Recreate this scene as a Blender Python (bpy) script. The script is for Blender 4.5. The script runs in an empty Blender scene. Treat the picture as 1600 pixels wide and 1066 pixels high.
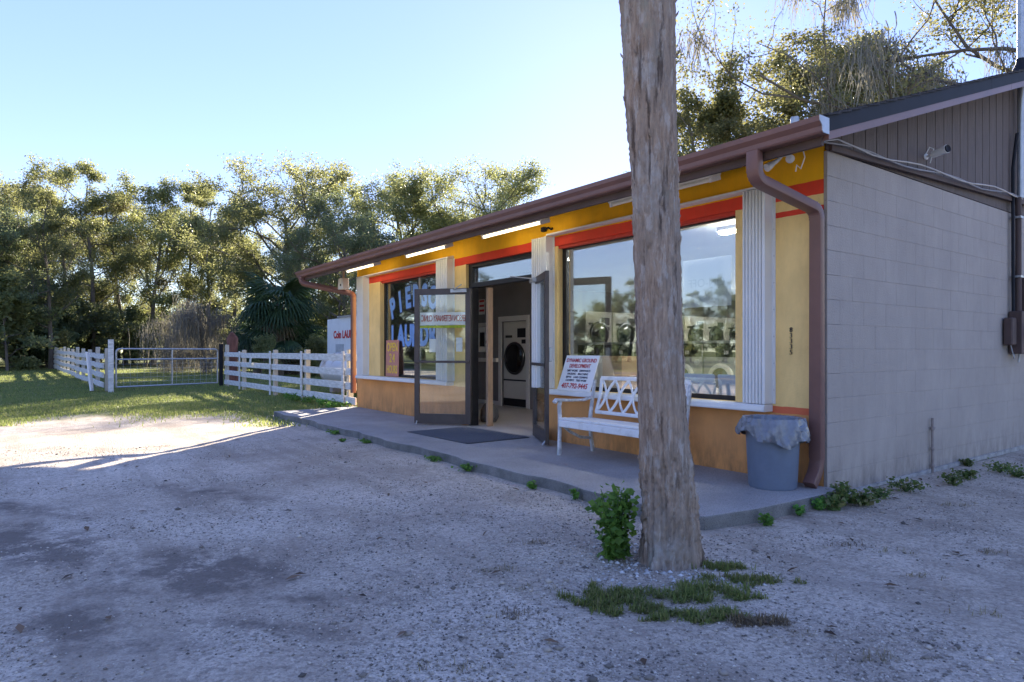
import bpy, bmesh, math, random
import numpy as np
from mathutils import Vector, Matrix
R = math.radians
scene = bpy.context.scene
COL = scene.collection

# ------------------------------------------------------------------ camera, sky, sun, exposure
# world frame: x runs along the shop front (0 = near corner, negative = away), y = towards the back of the shop
CX, CY, CZ = 2.823, -5.256, 1.2
FWD = (-.8076, .5896); RGT = (.5898, .8077); FPX = 1027.0
cam_d = bpy.data.cameras.new('camera'); cam = bpy.data.objects.new('camera', cam_d); COL.objects.link(cam)
cam.location = (CX, CY, CZ); cam.rotation_euler = (R(90), 0, math.atan2(.8076, .5896))
cam_d.sensor_width = 36; cam_d.lens = 36*FPX/1600; cam_d.shift_y = .010; cam_d.clip_end = 2000; cam_d.clip_start = .05
scene.camera = cam

SUN = Vector((-.7014, .735, .417)).normalized()
world = bpy.data.worlds.new('World'); scene.world = world; world.use_nodes = True
nt = world.node_tree; nt.nodes.clear()
sky = nt.nodes.new('ShaderNodeTexSky'); sky.sky_type = 'NISHITA'; sky.sun_disc = False
sky.sun_elevation = math.asin(SUN.z); sky.sun_rotation = math.atan2(SUN.x, SUN.y)
sky.altitude = 0; sky.air_density = 1.0; sky.dust_density = .04; sky.ozone_density = 3.5
bg = nt.nodes.new('ShaderNodeBackground'); bg.inputs['Strength'].default_value = .15
wo = nt.nodes.new('ShaderNodeOutputWorld')
sg_ = nt.nodes.new('ShaderNodeGamma'); sg_.inputs[1].default_value = .45      # the photograph's compressed tonal range, evenly over the whole dome
ss_ = nt.nodes.new('ShaderNodeHueSaturation'); ss_.inputs['Saturation'].default_value = 1.64; ss_.inputs['Hue'].default_value = .535
nt.links.new(sky.outputs[0], sg_.inputs[0]); nt.links.new(sg_.outputs[0], ss_.inputs['Color'])
nt.links.new(ss_.outputs[0], bg.inputs[0]); nt.links.new(bg.outputs[0], wo.inputs[0])
sun_d = bpy.data.lights.new('sun', 'SUN'); sun_d.energy = 4.2; sun_d.angle = R(.5); sun_d.color = (1, .89, .74)
sun = bpy.data.objects.new('sun', sun_d); COL.objects.link(sun); sun.location = (-20, 20, 30)
sun.rotation_euler = SUN.to_track_quat('Z', 'Y').to_euler()
scene.view_settings.view_transform = 'Standard'; scene.view_settings.look = 'None'
scene.view_settings.exposure = 2.46; scene.view_settings.gamma = 1
scene.render.resolution_x = 1024; scene.render.resolution_y = 682
scene.render.engine = 'CYCLES'
scene.cycles.max_bounces = 10; scene.cycles.transparent_max_bounces = 16

def along(px, d):
    """plan position seen in direction px (0..1600 across the view) at d metres ahead"""
    l = (px-800)/FPX*d
    return CX+RGT[0]*l+FWD[0]*d, CY+RGT[1]*l+FWD[1]*d

# ------------------------------------------------------------------ materials
MATS = {}
def P(name, col, rough=.6, var=.12, scale=6, bump=0, bscale=60, metal=0, spec=.4, stretch=(1,1,1), col2=None, thr=None, emit=None):
    if name in MATS: return MATS[name]
    m = bpy.data.materials.new(name); m.use_nodes = True; t = m.node_tree; N = t.nodes; L = t.links
    b = N['Principled BSDF']; b.inputs['Roughness'].default_value = rough; b.inputs['Metallic'].default_value = metal
    b.inputs['Specular IOR Level'].default_value = spec
    tc = N.new('ShaderNodeTexCoord'); mp = N.new('ShaderNodeMapping'); mp.inputs['Scale'].default_value = stretch
    L.new(tc.outputs['Object'], mp.inputs[0])
    n = N.new('ShaderNodeTexNoise'); n.inputs['Scale'].default_value = scale; n.inputs['Detail'].default_value = 6; n.inputs['Roughness'].default_value = .62
    L.new(mp.outputs[0], n.inputs['Vector'])
    r = N.new('ShaderNodeValToRGB'); e = r.color_ramp.elements
    c2 = col2 if col2 else tuple(min(1, c*(1+var)) for c in col)
    c1 = col if col2 else tuple(c*(1-var) for c in col)
    lo, hi = thr if thr else (.3, .7)
    e[0].position = lo; e[1].position = hi; e[0].color = (*c1, 1); e[1].color = (*c2, 1)
    L.new(n.outputs['Fac'], r.inputs[0]); L.new(r.outputs[0], b.inputs['Base Color'])
    if bump:
        n2 = N.new('ShaderNodeTexNoise'); n2.inputs['Scale'].default_value = bscale; n2.inputs['Detail'].default_value = 5
        L.new(mp.outputs[0], n2.inputs['Vector'])
        bp = N.new('ShaderNodeBump'); bp.inputs['Strength'].default_value = bump; bp.inputs['Distance'].default_value = .01
        L.new(n2.outputs['Fac'], bp.inputs['Height']); L.new(bp.outputs[0], b.inputs['Normal'])
    if emit:
        b.inputs['Emission Color'].default_value = (*emit[0], 1); b.inputs['Emission Strength'].default_value = emit[1]
    MATS[name] = m
    return m

def leafmat(name, cols, trans=.45, tcol=None, rough=.5):
    m = bpy.data.materials.new(name); m.use_nodes = True; t = m.node_tree; N = t.nodes; L = t.links; N.clear()
    o = N.new('ShaderNodeOutputMaterial'); g = N.new('ShaderNodeNewGeometry'); oi = N.new('ShaderNodeObjectInfo')
    r = N.new('ShaderNodeValToRGB'); e = r.color_ramp.elements
    e[0].color = (*cols[0], 1); e[1].color = (*cols[-1], 1)
    for i, c in enumerate(cols[1:-1]):
        k = e.new((i+1)/(len(cols)-1)); k.color = (*c, 1)
    L.new(g.outputs['Random Per Island'], r.inputs[0])
    hs = N.new('ShaderNodeHueSaturation'); mr = N.new('ShaderNodeMapRange')
    mr.inputs['To Min'].default_value = .75; mr.inputs['To Max'].default_value = 1.25
    L.new(oi.outputs['Random'], mr.inputs['Value']); L.new(mr.outputs[0], hs.inputs['Value']); L.new(r.outputs[0], hs.inputs['Color'])
    mh = N.new('ShaderNodeMapRange'); mh.inputs['To Min'].default_value = .485; mh.inputs['To Max'].default_value = .515
    L.new(oi.outputs['Random'], mh.inputs['Value']); L.new(mh.outputs[0], hs.inputs['Hue'])
    d = N.new('ShaderNodeBsdfPrincipled'); d.inputs['Roughness'].default_value = rough; d.inputs['Specular IOR Level'].default_value = .25
    tr = N.new('ShaderNodeBsdfTranslucent'); mx = N.new('ShaderNodeMixShader'); mx.inputs[0].default_value = trans
    L.new(hs.outputs[0], d.inputs['Base Color'])
    if tcol:
        q = N.new('ShaderNodeMix'); q.data_type = 'RGBA'; q.inputs[0].default_value = .6
        L.new(hs.outputs[0], q.inputs[6]); q.inputs[7].default_value = (*tcol, 1); L.new(q.outputs[2], tr.inputs[0])
    else: L.new(hs.outputs[0], tr.inputs[0])
    L.new(d.outputs[0], mx.inputs[1]); L.new(tr.outputs[0], mx.inputs[2]); L.new(mx.outputs[0], o.inputs[0])
    return m

def glassmat(name, mirror, tint):
    m = bpy.data.materials.new(name); m.use_nodes = True; t = m.node_tree; N = t.nodes; L = t.links; N.clear()
    o = N.new('ShaderNodeOutputMaterial'); tr = N.new('ShaderNodeBsdfTransparent'); tr.inputs[0].default_value = (*tint, 1)
    gl = N.new('ShaderNodeBsdfGlossy'); gl.inputs['Roughness'].default_value = .0; gl.inputs[0].default_value = (.93, .96, 1, 1)
    lw = N.new('ShaderNodeLayerWeight'); lw.inputs[0].default_value = .5
    fr = N.new('ShaderNodeMath'); fr.operation = 'POWER'; fr.inputs[1].default_value = 4; L.new(lw.outputs['Facing'], fr.inputs[0])
    a = N.new('ShaderNodeMath'); a.operation = 'ADD'; a.use_clamp = True; a.inputs[1].default_value = mirror
    L.new(fr.outputs[0], a.inputs[0]); mx = N.new('ShaderNodeMixShader'); L.new(a.outputs[0], mx.inputs[0])
    L.new(tr.outputs[0], mx.inputs[1]); L.new(gl.outputs[0], mx.inputs[2]); L.new(mx.outputs[0], o.inputs[0])
    return m

def islandmat(name, cols, rough=.8):
    m = bpy.data.materials.new(name); m.use_nodes = True; t = m.node_tree; N = t.nodes; L = t.links
    b = N['Principled BSDF']; b.inputs['Roughness'].default_value = rough; b.inputs['Specular IOR Level'].default_value = .2
    g = N.new('ShaderNodeNewGeometry'); r = N.new('ShaderNodeValToRGB'); e = r.color_ramp.elements
    e[0].color = (*cols[0], 1); e[1].color = (*cols[-1], 1)
    for i, c in enumerate(cols[1:-1]):
        k = e.new((i+1)/(len(cols)-1)); k.color = (*c, 1)
    L.new(g.outputs['Random Per Island'], r.inputs[0]); L.new(r.outputs[0], b.inputs['Base Color'])
    return m

# ------------------------------------------------------------------ mesh helpers
def link(o, parent=None):
    COL.objects.link(o)
    if parent: o.parent = parent
    return o
def tag(o, label, cat, group=None, kind=None):
    o['label'] = label; o['category'] = cat
    if group: o['group'] = group
    if kind: o['kind'] = kind
    return o
def thing(name, loc, label, cat, group=None, rz=0):
    o = bpy.data.objects.new(name, None); o.empty_display_size = .1; link(o)
    o.location = loc; o.rotation_euler = (0, 0, rz)
    return tag(o, label, cat, group)
def structure(o): o['kind'] = 'structure'; return o

class MB:
    def __init__(s): s.v = []; s.f = []
    def add(s, vs, fs):
        k = len(s.v); s.v += [tuple(v) for v in vs]; s.f += [tuple(i+k for i in f) for f in fs]; return s
    def box(s, x0, x1, y0, y1, z0, z1):
        return s.add([(x0,y0,z0),(x1,y0,z0),(x1,y1,z0),(x0,y1,z0),(x0,y0,z1),(x1,y0,z1),(x1,y1,z1),(x0,y1,z1)],
                     [(3,2,1,0),(4,5,6,7),(0,1,5,4),(1,2,6,5),(2,3,7,6),(3,0,4,7)])
    def obox(s, M, sx, sy, sz):
        k = len(s.v); s.box(-sx/2, sx/2, -sy/2, sy/2, -sz/2, sz/2)
        for i in range(k, len(s.v)): s.v[i] = tuple(M @ Vector(s.v[i]))
        return s
    def prism(s, prof, axis, a, b):
        """prof: 2-D loop; axis 'x': (y,z) loop swept from x=a to x=b; 'y': (x,z); 'z': (x,y)"""
        n = len(prof)
        def put(p, t): return (t,p[0],p[1]) if axis == 'x' else ((p[0],t,p[1]) if axis == 'y' else (p[0],p[1],t))
        vs = [put(p, a) for p in prof]+[put(p, b) for p in prof]
        fs = [(i, (i+1) % n, n+(i+1) % n, n+i) for i in range(n)]+[tuple(range(n-1, -1, -1)), tuple(range(n, 2*n))]
        return s.add(vs, fs)
    def tube(s, path, rad, n=8, cap=True, sect=None):
        path = [Vector(p) for p in path]
        if not hasattr(rad, '__len__'): rad = [rad]*len(path)
        t0 = (path[1]-path[0]).normalized()
        ref = Vector((0,0,1)) if abs(t0.z) < .9 else Vector((1,0,0))
        u = t0.cross(ref).normalized(); k = len(s.v); m = n if sect is None else len(sect)
        for i, p in enumerate(path):
            t = (path[min(i+1, len(path)-1)]-path[max(i-1, 0)])
            t = t.normalized() if t.length > 1e-9 else t0
            u = (u-t*u.dot(t)); u = u.normalized() if u.length > 1e-6 else t.orthogonal().normalized()
            w = t.cross(u)
            for j in range(m):
                if sect is None:
                    a = 2*math.pi*j/m; q = p+(u*math.cos(a)+w*math.sin(a))*rad[i]
                else: q = p+u*sect[j][0]*rad[i]+w*sect[j][1]*rad[i]
                s.v.append(tuple(q))
        for i in range(len(path)-1):
            for j in range(m):
                a = k+i*m+j; b = k+i*m+(j+1) % m
                s.f.append((a, b, b+m, a+m))
        if cap:
            s.f.append(tuple(k+j for j in range(m-1, -1, -1))); e = k+(len(path)-1)*m
            s.f.append(tuple(e+j for j in range(m)))
        return s
    def lathe(s, prof, c=(0,0,0), n=32, axis='z'):
        k = len(s.v)
        for r, h in prof:
            for j in range(n):
                a = 2*math.pi*j/n; x, y = r*math.cos(a), r*math.sin(a)
                p = (x, y, h) if axis == 'z' else ((x, h, y) if axis == 'y' else (h, x, y))
                s.v.append((p[0]+c[0], p[1]+c[1], p[2]+c[2]))
        for i in range(len(prof)-1):
            for j in range(n):
                a = k+i*n+j; b = k+i*n+(j+1) % n; s.f.append((a, b, b+n, a+n))
        s.f.append(tuple(k+j for j in range(n-1, -1, -1))); e = k+(len(prof)-1)*n
        s.f.append(tuple(e+j for j in range(n)))
        return s
    def mesh(s, name, mat, bevel=0, smooth=False, seg=1):
        me = bpy.data.meshes.new(name); me.from_pydata(s.v, [], s.f)
        bm = bmesh.new(); bm.from_mesh(me); bmesh.ops.recalc_face_normals(bm, faces=bm.faces)
        if bevel: bmesh.ops.bevel(bm, geom=[e for e in bm.edges if len(e.link_faces) == 2 and e.calc_face_angle(0) > .5], offset=bevel, segments=seg, affect='EDGES', profile=.6, clamp_overlap=True)
        bm.to_mesh(me); bm.free(); me.materials.append(mat)
        if smooth:
            me.polygons.foreach_set('use_smooth', [True]*len(me.polygons))
            try: me.set_sharp_from_angle(angle=R(40))
            except Exception: pass
        return me
    def build(s, name, mat, parent=None, loc=None, **k):
        o = bpy.data.objects.new(name, s.mesh(name, mat, **k)); link(o, parent)
        if loc: o.location = loc
        return o

def mesh_np(name, V, F, mat, smooth=False):
    me = bpy.data.meshes.new(name); V = np.asarray(V, np.float32); F = np.asarray(F, np.int32); k = F.shape[1]
    me.vertices.add(len(V)); me.vertices.foreach_set('co', V.ravel())
    me.loops.add(F.size); me.loops.foreach_set('vertex_index', F.ravel())
    me.polygons.add(len(F)); me.polygons.foreach_set('loop_start', np.arange(0, F.size, k, dtype=np.int32))
    me.polygons.foreach_set('loop_total', np.full(len(F), k, np.int32))
    if smooth: me.polygons.foreach_set('use_smooth', np.ones(len(F), bool))
    me.materials.append(mat); me.update(calc_edges=True); me.validate(); return me
def onp(name, V, F, mat, parent=None, smooth=False):
    return link(bpy.data.objects.new(name, mesh_np(name, V, F, mat, smooth)), parent)

def text_mesh(name, s, size, mat, extrude=.001, offset=0, align='CENTER', spacing=1):
    cu = bpy.data.curves.new(name, 'FONT'); cu.body = s; cu.size = size; cu.extrude = extrude; cu.offset = offset
    cu.align_x = align; cu.space_character = spacing; cu.resolution_u = 3
    o = bpy.data.objects.new(name, cu); COL.objects.link(o); bpy.context.view_layer.update()
    me = bpy.data.meshes.new_from_object(o.evaluated_get(bpy.context.evaluated_depsgraph_get()))
    bpy.data.objects.remove(o); bpy.data.curves.remove(cu); me.materials.clear(); me.materials.append(mat); me.name = name
    return me
def text(name, s, size, mat, parent, M, **k):
    o = bpy.data.objects.new(name, text_mesh(name, s, size, mat, **k)); link(o, parent); o.matrix_local = M
    return o
FRONT = Matrix.Rotation(R(90), 4, 'X')        # lettering that reads from the street side
def copytree(o, parent=None):
    c = o.copy(); COL.objects.link(c); c.parent = parent
    for ch in list(o.children): copytree(ch, c)
    return c

# colours / paints
M_block = P('block_paint', (.37,.325,.285), .75, .08, 1.6, .5, 70)
M_mortar = P('mortar_paint', (.19,.18,.175), .8, .1, 5, .3, 60)
M_siding = P('siding_paint', (.13,.105,.095), .8, .22, 3, .4, 30, stretch=(1,14,1))
M_brown = P('brown_gutter', (.18,.095,.08), .4, .12, 3, .05, 20)
M_dkbrown = P('dark_brown_board', (.085,.055,.047), .7, .2, 4, .2, 30)
M_black = P('black_metal', (.016,.018,.024), .6, .2, 5, spec=.15)
M_shingle = P('shingle', (.045,.043,.045), .95, .35, 30, .6, 140)
M_white = P('white_aluminium', (.72,.72,.70), .42, .06, 3)
M_bronze = P('bronze_frame', (.075,.062,.060), .4, .15, 6, metal=.3)
M_blackframe = P('black_frame', (.012,.012,.014), .5, .2, 5)
M_glass = glassmat('window_glass', .21, (.88,.91,.91))
M_doorglass = glassmat('door_glass', .06, (.95,.97,.96))
M_concrete = P('concrete', (.33,.31,.295), .9, .2, 1.6, .5, 120)
M_wood = P('raw_wood', (.30,.20,.125), .7, .25, 4, .3, 40, stretch=(6,6,.6))
M_fence = P('fence_paint', (.52,.52,.49), .75, .0, 5, .3, 50, col2=(.74,.74,.71), stretch=(1,1,4), thr=(.35,.6))
M_fencepost = P('fence_post_paint', (.50,.46,.37), .8, .2, 4, .3, 40, stretch=(3,3,.6))
M_galv = P('galvanised', (.42,.44,.46), .4, .15, 8, metal=.6)
M_red = P('red_print', (.46,.03,.03), .6, .05, 4)
M_grey = P('grey_wall_inside', (.19,.18,.18), .8, .08, 2)
M_inwhite = P('inside_white', (.62,.61,.58), .7, .06, 2)
M_cream = P('appliance_cream', (.58,.56,.50), .35, .05, 2)
M_appl = P('appliance_steel', (.45,.46,.47), .35, .06, 3, metal=.4)
M_print = P('print_white', (.78,.78,.77), .5, .03, 3)
M_card = P('cardboard', (.36,.23,.13), .85, .1, 4)
M_blueplastic = P('blue_plastic', (.12,.24,.50), .4, .08, 3)
M_plastic = P('white_plastic', (.75,.75,.72), .4, .04, 3)
M_tube = P('fluorescent_tube', (.9,.88,.8), .4, .02, 3, emit=((1,.86,.55), .8))
M_intube = P('inside_tube', (.9,.9,.9), .4, .02, 3, emit=((1,.96,.88), 48))

def pos_coords(m):
    N = m.node_tree.nodes; L = m.node_tree.links; g = N.new('ShaderNodeNewGeometry')
    for n in N:
        if n.type == 'MAPPING': L.new(g.outputs['Position'], n.inputs[0])
    b = N['Principled BSDF']; src = b.inputs['Base Color'].links[0].from_socket
    dirt(N, L, b, src, g.outputs['Position'])
def dirt(N, L, b, src, pos, col=(.12,.10,.085,1), hgt=.42, amt=1.0):
    sp = N.new('ShaderNodeSeparateXYZ'); L.new(pos, sp.inputs[0])
    mr = N.new('ShaderNodeMapRange'); mr.inputs['From Min'].default_value = hgt; mr.inputs['From Max'].default_value = .02; L.new(sp.outputs['Z'], mr.inputs[0])
    mp = N.new('ShaderNodeMapping'); mp.inputs['Scale'].default_value = (5, 5, 1.6); L.new(pos, mp.inputs[0])
    n = N.new('ShaderNodeTexNoise'); n.inputs['Scale'].default_value = 1.6; n.inputs['Detail'].default_value = 9; n.inputs['Roughness'].default_value = .75; L.new(mp.outputs[0], n.inputs['Vector'])
    r0 = N.new('ShaderNodeMapRange'); r0.inputs['From Min'].default_value = .42; r0.inputs['From Max'].default_value = .68; L.new(n.outputs['Fac'], r0.inputs[0])
    pw = N.new('ShaderNodeMath'); pw.operation = 'POWER'; pw.inputs[1].default_value = 1.6; L.new(mr.outputs[0], pw.inputs[0])
    a = N.new('ShaderNodeMath'); a.operation = 'MULTIPLY_ADD'; a.inputs[1].default_value = .75*amt; L.new(pw.outputs[0], a.inputs[0]); a.inputs[2].default_value = .13*amt
    m_ = N.new('ShaderNodeMath'); m_.operation = 'MULTIPLY'; m_.use_clamp = True; L.new(a.outputs[0], m_.inputs[0]); L.new(r0.outputs[0], m_.inputs[1])
    mx = N.new('ShaderNodeMix'); mx.data_type = 'RGBA'; L.new(m_.outputs[0], mx.inputs[0]); L.new(src, mx.inputs[6]); mx.inputs[7].default_value = col; L.new(mx.outputs[2], b.inputs['Base Color'])
pos_coords(M_block)
def wallpaint():
    m = bpy.data.materials.new('front_wall_paint'); m.use_nodes = True; t = m.node_tree; N = t.nodes; L = t.links
    b = N['Principled BSDF']; b.inputs['Roughness'].default_value = .75; b.inputs['Specular IOR Level'].default_value = .25
    tc = N.new('ShaderNodeTexCoord'); sp = N.new('ShaderNodeSeparateXYZ'); L.new(tc.outputs['Object'], sp.inputs[0])
    n = N.new('ShaderNodeTexNoise'); n.inputs['Scale'].default_value = 9; L.new(tc.outputs['Object'], n.inputs['Vector'])
    a = N.new('ShaderNodeMath'); a.operation = 'MULTIPLY_ADD'; a.inputs[1].default_value = .012; L.new(n.outputs['Fac'], a.inputs[0]); L.new(sp.outputs['Z'], a.inputs[2])
    d = N.new('ShaderNodeMath'); d.operation = 'DIVIDE'; d.inputs[1].default_value = 3.0; L.new(a.outputs[0], d.inputs[0])
    orange, rust, tan, red, yel = (.72,.335,.115,1), (.74,.17,.075,1), (.90,.63,.25,1), (.76,.06,.028,1), (.93,.48,.012,1)
    def ramp(stops):
        r = N.new('ShaderNodeValToRGB'); r.color_ramp.interpolation = 'CONSTANT'; e = r.color_ramp.elements
        e[0].position = 0; e[0].color = stops[0][1]; e[1].position = stops[1][0]/3; e[1].color = stops[1][1]
        for z, c in stops[2:]:
            k = e.new(z/3); k.color = c
        L.new(d.outputs[0], r.inputs[0]); return r
    r1 = ramp([(0,orange),(.66,rust),(.725,tan),(2.36,red),(2.405,tan),(2.505,red),(2.62,yel)])
    r2 = ramp([(0,orange),(.665,tan),(2.505,red),(2.62,yel)])
    lo = N.new('ShaderNodeMath'); lo.operation = 'LESS_THAN'; lo.inputs[1].default_value = -9.05; L.new(sp.outputs['X'], lo.inputs[0])
    hi = N.new('ShaderNodeMath'); hi.operation = 'GREATER_THAN'; hi.inputs[1].default_value = -.5; L.new(sp.outputs['X'], hi.inputs[0])
    ad = N.new('ShaderNodeMath'); ad.operation = 'ADD'; L.new(lo.outputs[0], ad.inputs[0]); L.new(hi.outputs[0], ad.inputs[1])
    mx = N.new('ShaderNodeMix'); mx.data_type = 'RGBA'; L.new(ad.outputs[0], mx.inputs[0]); L.new(r2.outputs[0], mx.inputs[6]); L.new(r1.outputs[0], mx.inputs[7])
    n3 = N.new('ShaderNodeTexNoise'); n3.inputs['Scale'].default_value = 2.3; n3.inputs['Detail'].default_value = 8; L.new(tc.outputs['Object'], n3.inputs['Vector'])
    mr = N.new('ShaderNodeMapRange'); mr.inputs['From Min'].default_value = .3; mr.inputs['From Max'].default_value = .7; mr.inputs['To Min'].default_value = .86; mr.inputs['To Max'].default_value = 1.08
    L.new(n3.outputs['Fac'], mr.inputs[0])
    hs = N.new('ShaderNodeHueSaturation'); L.new(mr.outputs[0], hs.inputs['Value']); L.new(mx.outputs[2], hs.inputs['Color']); dirt(N, L, b, hs.outputs[0], tc.outputs['Object'], (.16,.095,.05,1), .5, 1.1)
    n2 = N.new('ShaderNodeTexNoise'); n2.inputs['Scale'].default_value = 70; n2.inputs['Detail'].default_value = 4; L.new(tc.outputs['Object'], n2.inputs['Vector'])
    bp = N.new('ShaderNodeBump'); bp.inputs['Strength'].default_value = .3; bp.inputs['Distance'].default_value = .008
    L.new(n2.outputs['Fac'], bp.inputs['Height']); L.new(bp.outputs[0], b.inputs['Normal'])
    return m
M_wall = wallpaint()

# ------------------------------------------------------------------ ground
def groundmat():
    m = bpy.data.materials.new('gravel_and_lawn'); m.use_nodes = True; t = m.node_tree; N = t.nodes; L = t.links
    b = N['Principled BSDF']; b.inputs['Roughness'].default_value = .95; b.inputs['Specular IOR Level'].default_value = .15
    tc = N.new('ShaderNodeTexCoord'); O = tc.outputs['Object']
    def noise(s, det=6, ro=.6, vec=O):
        n = N.new('ShaderNodeTexNoise'); n.inputs['Scale'].default_value = s; n.inputs['Detail'].default_value = det; n.inputs['Roughness'].default_value = ro
        L.new(vec, n.inputs['Vector']); return n.outputs['Fac']
    def ramp(x, *st):
        r = N.new('ShaderNodeValToRGB'); e = r.color_ramp.elements
        e[0].position, e[0].color = st[0][0], (*st[0][1], 1); e[1].position, e[1].color = st[-1][0], (*st[-1][1], 1)
        for p, c in st[1:-1]:
            k = e.new(p); k.color = (*c, 1)
        L.new(x, r.inputs[0]); return r.outputs[0]
    def math_(op, a, bb, clamp=False):
        q = N.new('ShaderNodeMath'); q.operation = op; q.use_clamp = clamp
        for i, v in enumerate((a, bb)):
            if hasattr(v, 'links'): L.new(v, q.inputs[i])
            else: q.inputs[i].default_value = v
        return q.outputs[0]
    def mix(f, a, bb, mode='MIX'):
        q = N.new('ShaderNodeMix'); q.data_type = 'RGBA'; q.blend_type = mode
        L.new(f, q.inputs[0]) if hasattr(f, 'links') else setattr(q.inputs[0], 'default_value', f)
        L.new(a, q.inputs[6]); L.new(bb, q.inputs[7]) if hasattr(bb, 'links') else setattr(q.inputs[7], 'default_value', (*bb, 1))
        return q.outputs[2]
    sand = ramp(noise(.55, 8, .65), (.3, (.42,.355,.28)), (.5, (.57,.495,.40)), (.7, (.68,.60,.495)))
    grain = ramp(noise(85, 3, .7), (.3, (.5,.5,.5)), (.5, (.95,.95,.95)), (.72, (1.25,1.25,1.25)))
    sand = mix(.8, sand, grain, 'MULTIPLY')
    vo = N.new('ShaderNodeTexVoronoi'); vo.inputs['Scale'].default_value = 55; L.new(O, vo.inputs['Vector'])
    peb = ramp(vo.outputs['Color'], (.1, (.35,.35,.36)), (.45, (.95,.95,.95)), (.8, (1.2,1.2,1.2)))
    sand = mix(.55, sand, peb, 'MULTIPLY')
    # worn brown earth showing through, and dark oil-and-mulch stains with shapes of their own
    sand = mix(ramp(noise(.8, 9, .75), (.47, (0,0,0)), (.66, (.75,.75,.75))), sand, (.27,.215,.165))
    tm = N.new('ShaderNodeMapping'); tm.inputs['Rotation'].default_value = (0, 0, .12); tm.inputs['Scale'].default_value = (.16, 1.5, 1); L.new(O, tm.inputs[0])
    sand = mix(ramp(noise(1.6, 7, .6, tm.outputs[0]), (.50, (0,0,0)), (.62, (.55,.55,.55))), sand, (.33,.275,.215))     # packed tyre tracks
    sp = N.new('ShaderNodeSeparateXYZ'); L.new(O, sp.inputs[0])
    wob = noise(3.2, 9, .78); tot = None
    for (x, y, rx, ry, a, s) in STAINS:
        mp = N.new('ShaderNodeMapping'); mp.vector_type = 'TEXTURE'
        mp.inputs['Location'].default_value = (x, y, 0); mp.inputs['Rotation'].default_value = (0, 0, a); mp.inputs['Scale'].default_value = (rx, ry, 1e3)
        L.new(O, mp.inputs[0]); ln = N.new('ShaderNodeVectorMath'); ln.operation = 'LENGTH'; L.new(mp.outputs[0], ln.inputs[0])
        k = math_('MULTIPLY', math_('SUBTRACT', 1.0, ln.outputs['Value'], True), s)
        tot = k if tot is None else math_('MAXIMUM', tot, k)
    st = math_('MULTIPLY', tot, math_('MULTIPLY', math_('SUBTRACT', wob, .40, True), 9.0), True)
    sand = mix(math_('MULTIPLY', st, .8), sand, (.15,.125,.105))
    # lawn
    lawn = ramp(noise(.5, 8, .65), (.3, (.17,.14,.065)), (.5, (.12,.14,.045)), (.7, (.09,.125,.035)))
    lawn = mix(.6, lawn, ramp(noise(40, 4, .7), (.3, (.5,.5,.5)), (.7, (1.3,1.3,1.3))), 'MULTIPLY')
    e1 = math_('ADD', sp.outputs['X'], math_('MULTIPLY', math_('SUBTRACT', noise(.6, 8, .75), .5), 4.5))
    e1 = math_('ADD', e1, math_('MULTIPLY', sp.outputs['Y'], -.28))       # lot edge runs a little slanting
    lm = math_('MAXIMUM', math_('MULTIPLY', math_('SUBTRACT', -9.6, e1), .8, True), math_('MULTIPLY', math_('SUBTRACT', -12.5, sp.outputs['Y']), .4, True))
    lm = math_('MULTIPLY', lm, math_('MULTIPLY', math_('MAXIMUM', math_('ADD', sp.outputs['Y'], 10.0), math_('SUBTRACT', -12.5, sp.outputs['Y'])), .4, True), True)
    col = mix(lm, sand, lawn)
    L.new(col, b.inputs['Base Color'])
    bp = N.new('ShaderNodeBump'); bp.inputs['Strength'].default_value = .8; bp.inputs['Distance'].default_value = .02
    h = math_('ADD', math_('MULTIPLY', noise(60, 4, .7), .7), math_('MULTIPLY', vo.outputs['Distance'], -.6))
    L.new(h, bp.inputs['Height']); L.new(bp.outputs[0], b.inputs['Normal'])
    return m
def gnd(px, py):
    d = FPX*CZ/(py-549); return along(px, d)
STAINS = []
for px, py, rx, ry, a, s in ((40,850,1.1,.42,.3,1.5),(300,885,.75,.5,.8,1.5),(120,975,.4,.25,.2,1.2),(270,900,.5,.3,1.4,1.4),(230,1000,.5,.12,.9,.9),(420,980,.5,.12,.7,.8),
                             (330,770,1.3,.22,.5,.7),(1240,800,.9,.3,1.4,.6),(40,790,.9,.2,.5,.8),(470,930,.7,.14,.9,.7)):
    STAINS.append((*gnd(px, py), rx, ry, a, s))
def gz(x, y):
    """ground height"""
    x = np.asarray(x, float); y = np.asarray(y, float)
    z = .010*np.sin(x*2.1+y*1.3)+.008*np.sin(x*.9-y*2.7+1)+.006*np.sin(x*5.1+y*4.3+2)+.004*np.sin(x*9.7-y*8.1)
    z = z-.012
    near = np.exp(-((np.maximum(0, np.abs(x+4.8)-5)**2+np.maximum(0, np.abs(y-5)-6.8)**2)/.3))   # flatter against the building
    z = z*(1-.7*near)
    return z+.0055*np.clip(-22-x, 0, 60)
def ground():
    t = np.linspace(-1, 1, 300); g = np.sign(t)*(np.abs(t)*14+np.abs(t)**7*700)
    X, Y = np.meshgrid(g+.5, g-2.0, indexing='ij'); Z = gz(X, Y); n = len(g)
    V = np.stack([X, Y, Z], -1).reshape(-1, 3); i = np.arange(n*n).reshape(n, n)
    F = np.stack([i[:-1,:-1], i[1:,:-1], i[1:,1:], i[:-1,1:]], -1).reshape(-1, 4)
    return structure(onp('ground', V, F, groundmat(), smooth=True))
ground()

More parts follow.
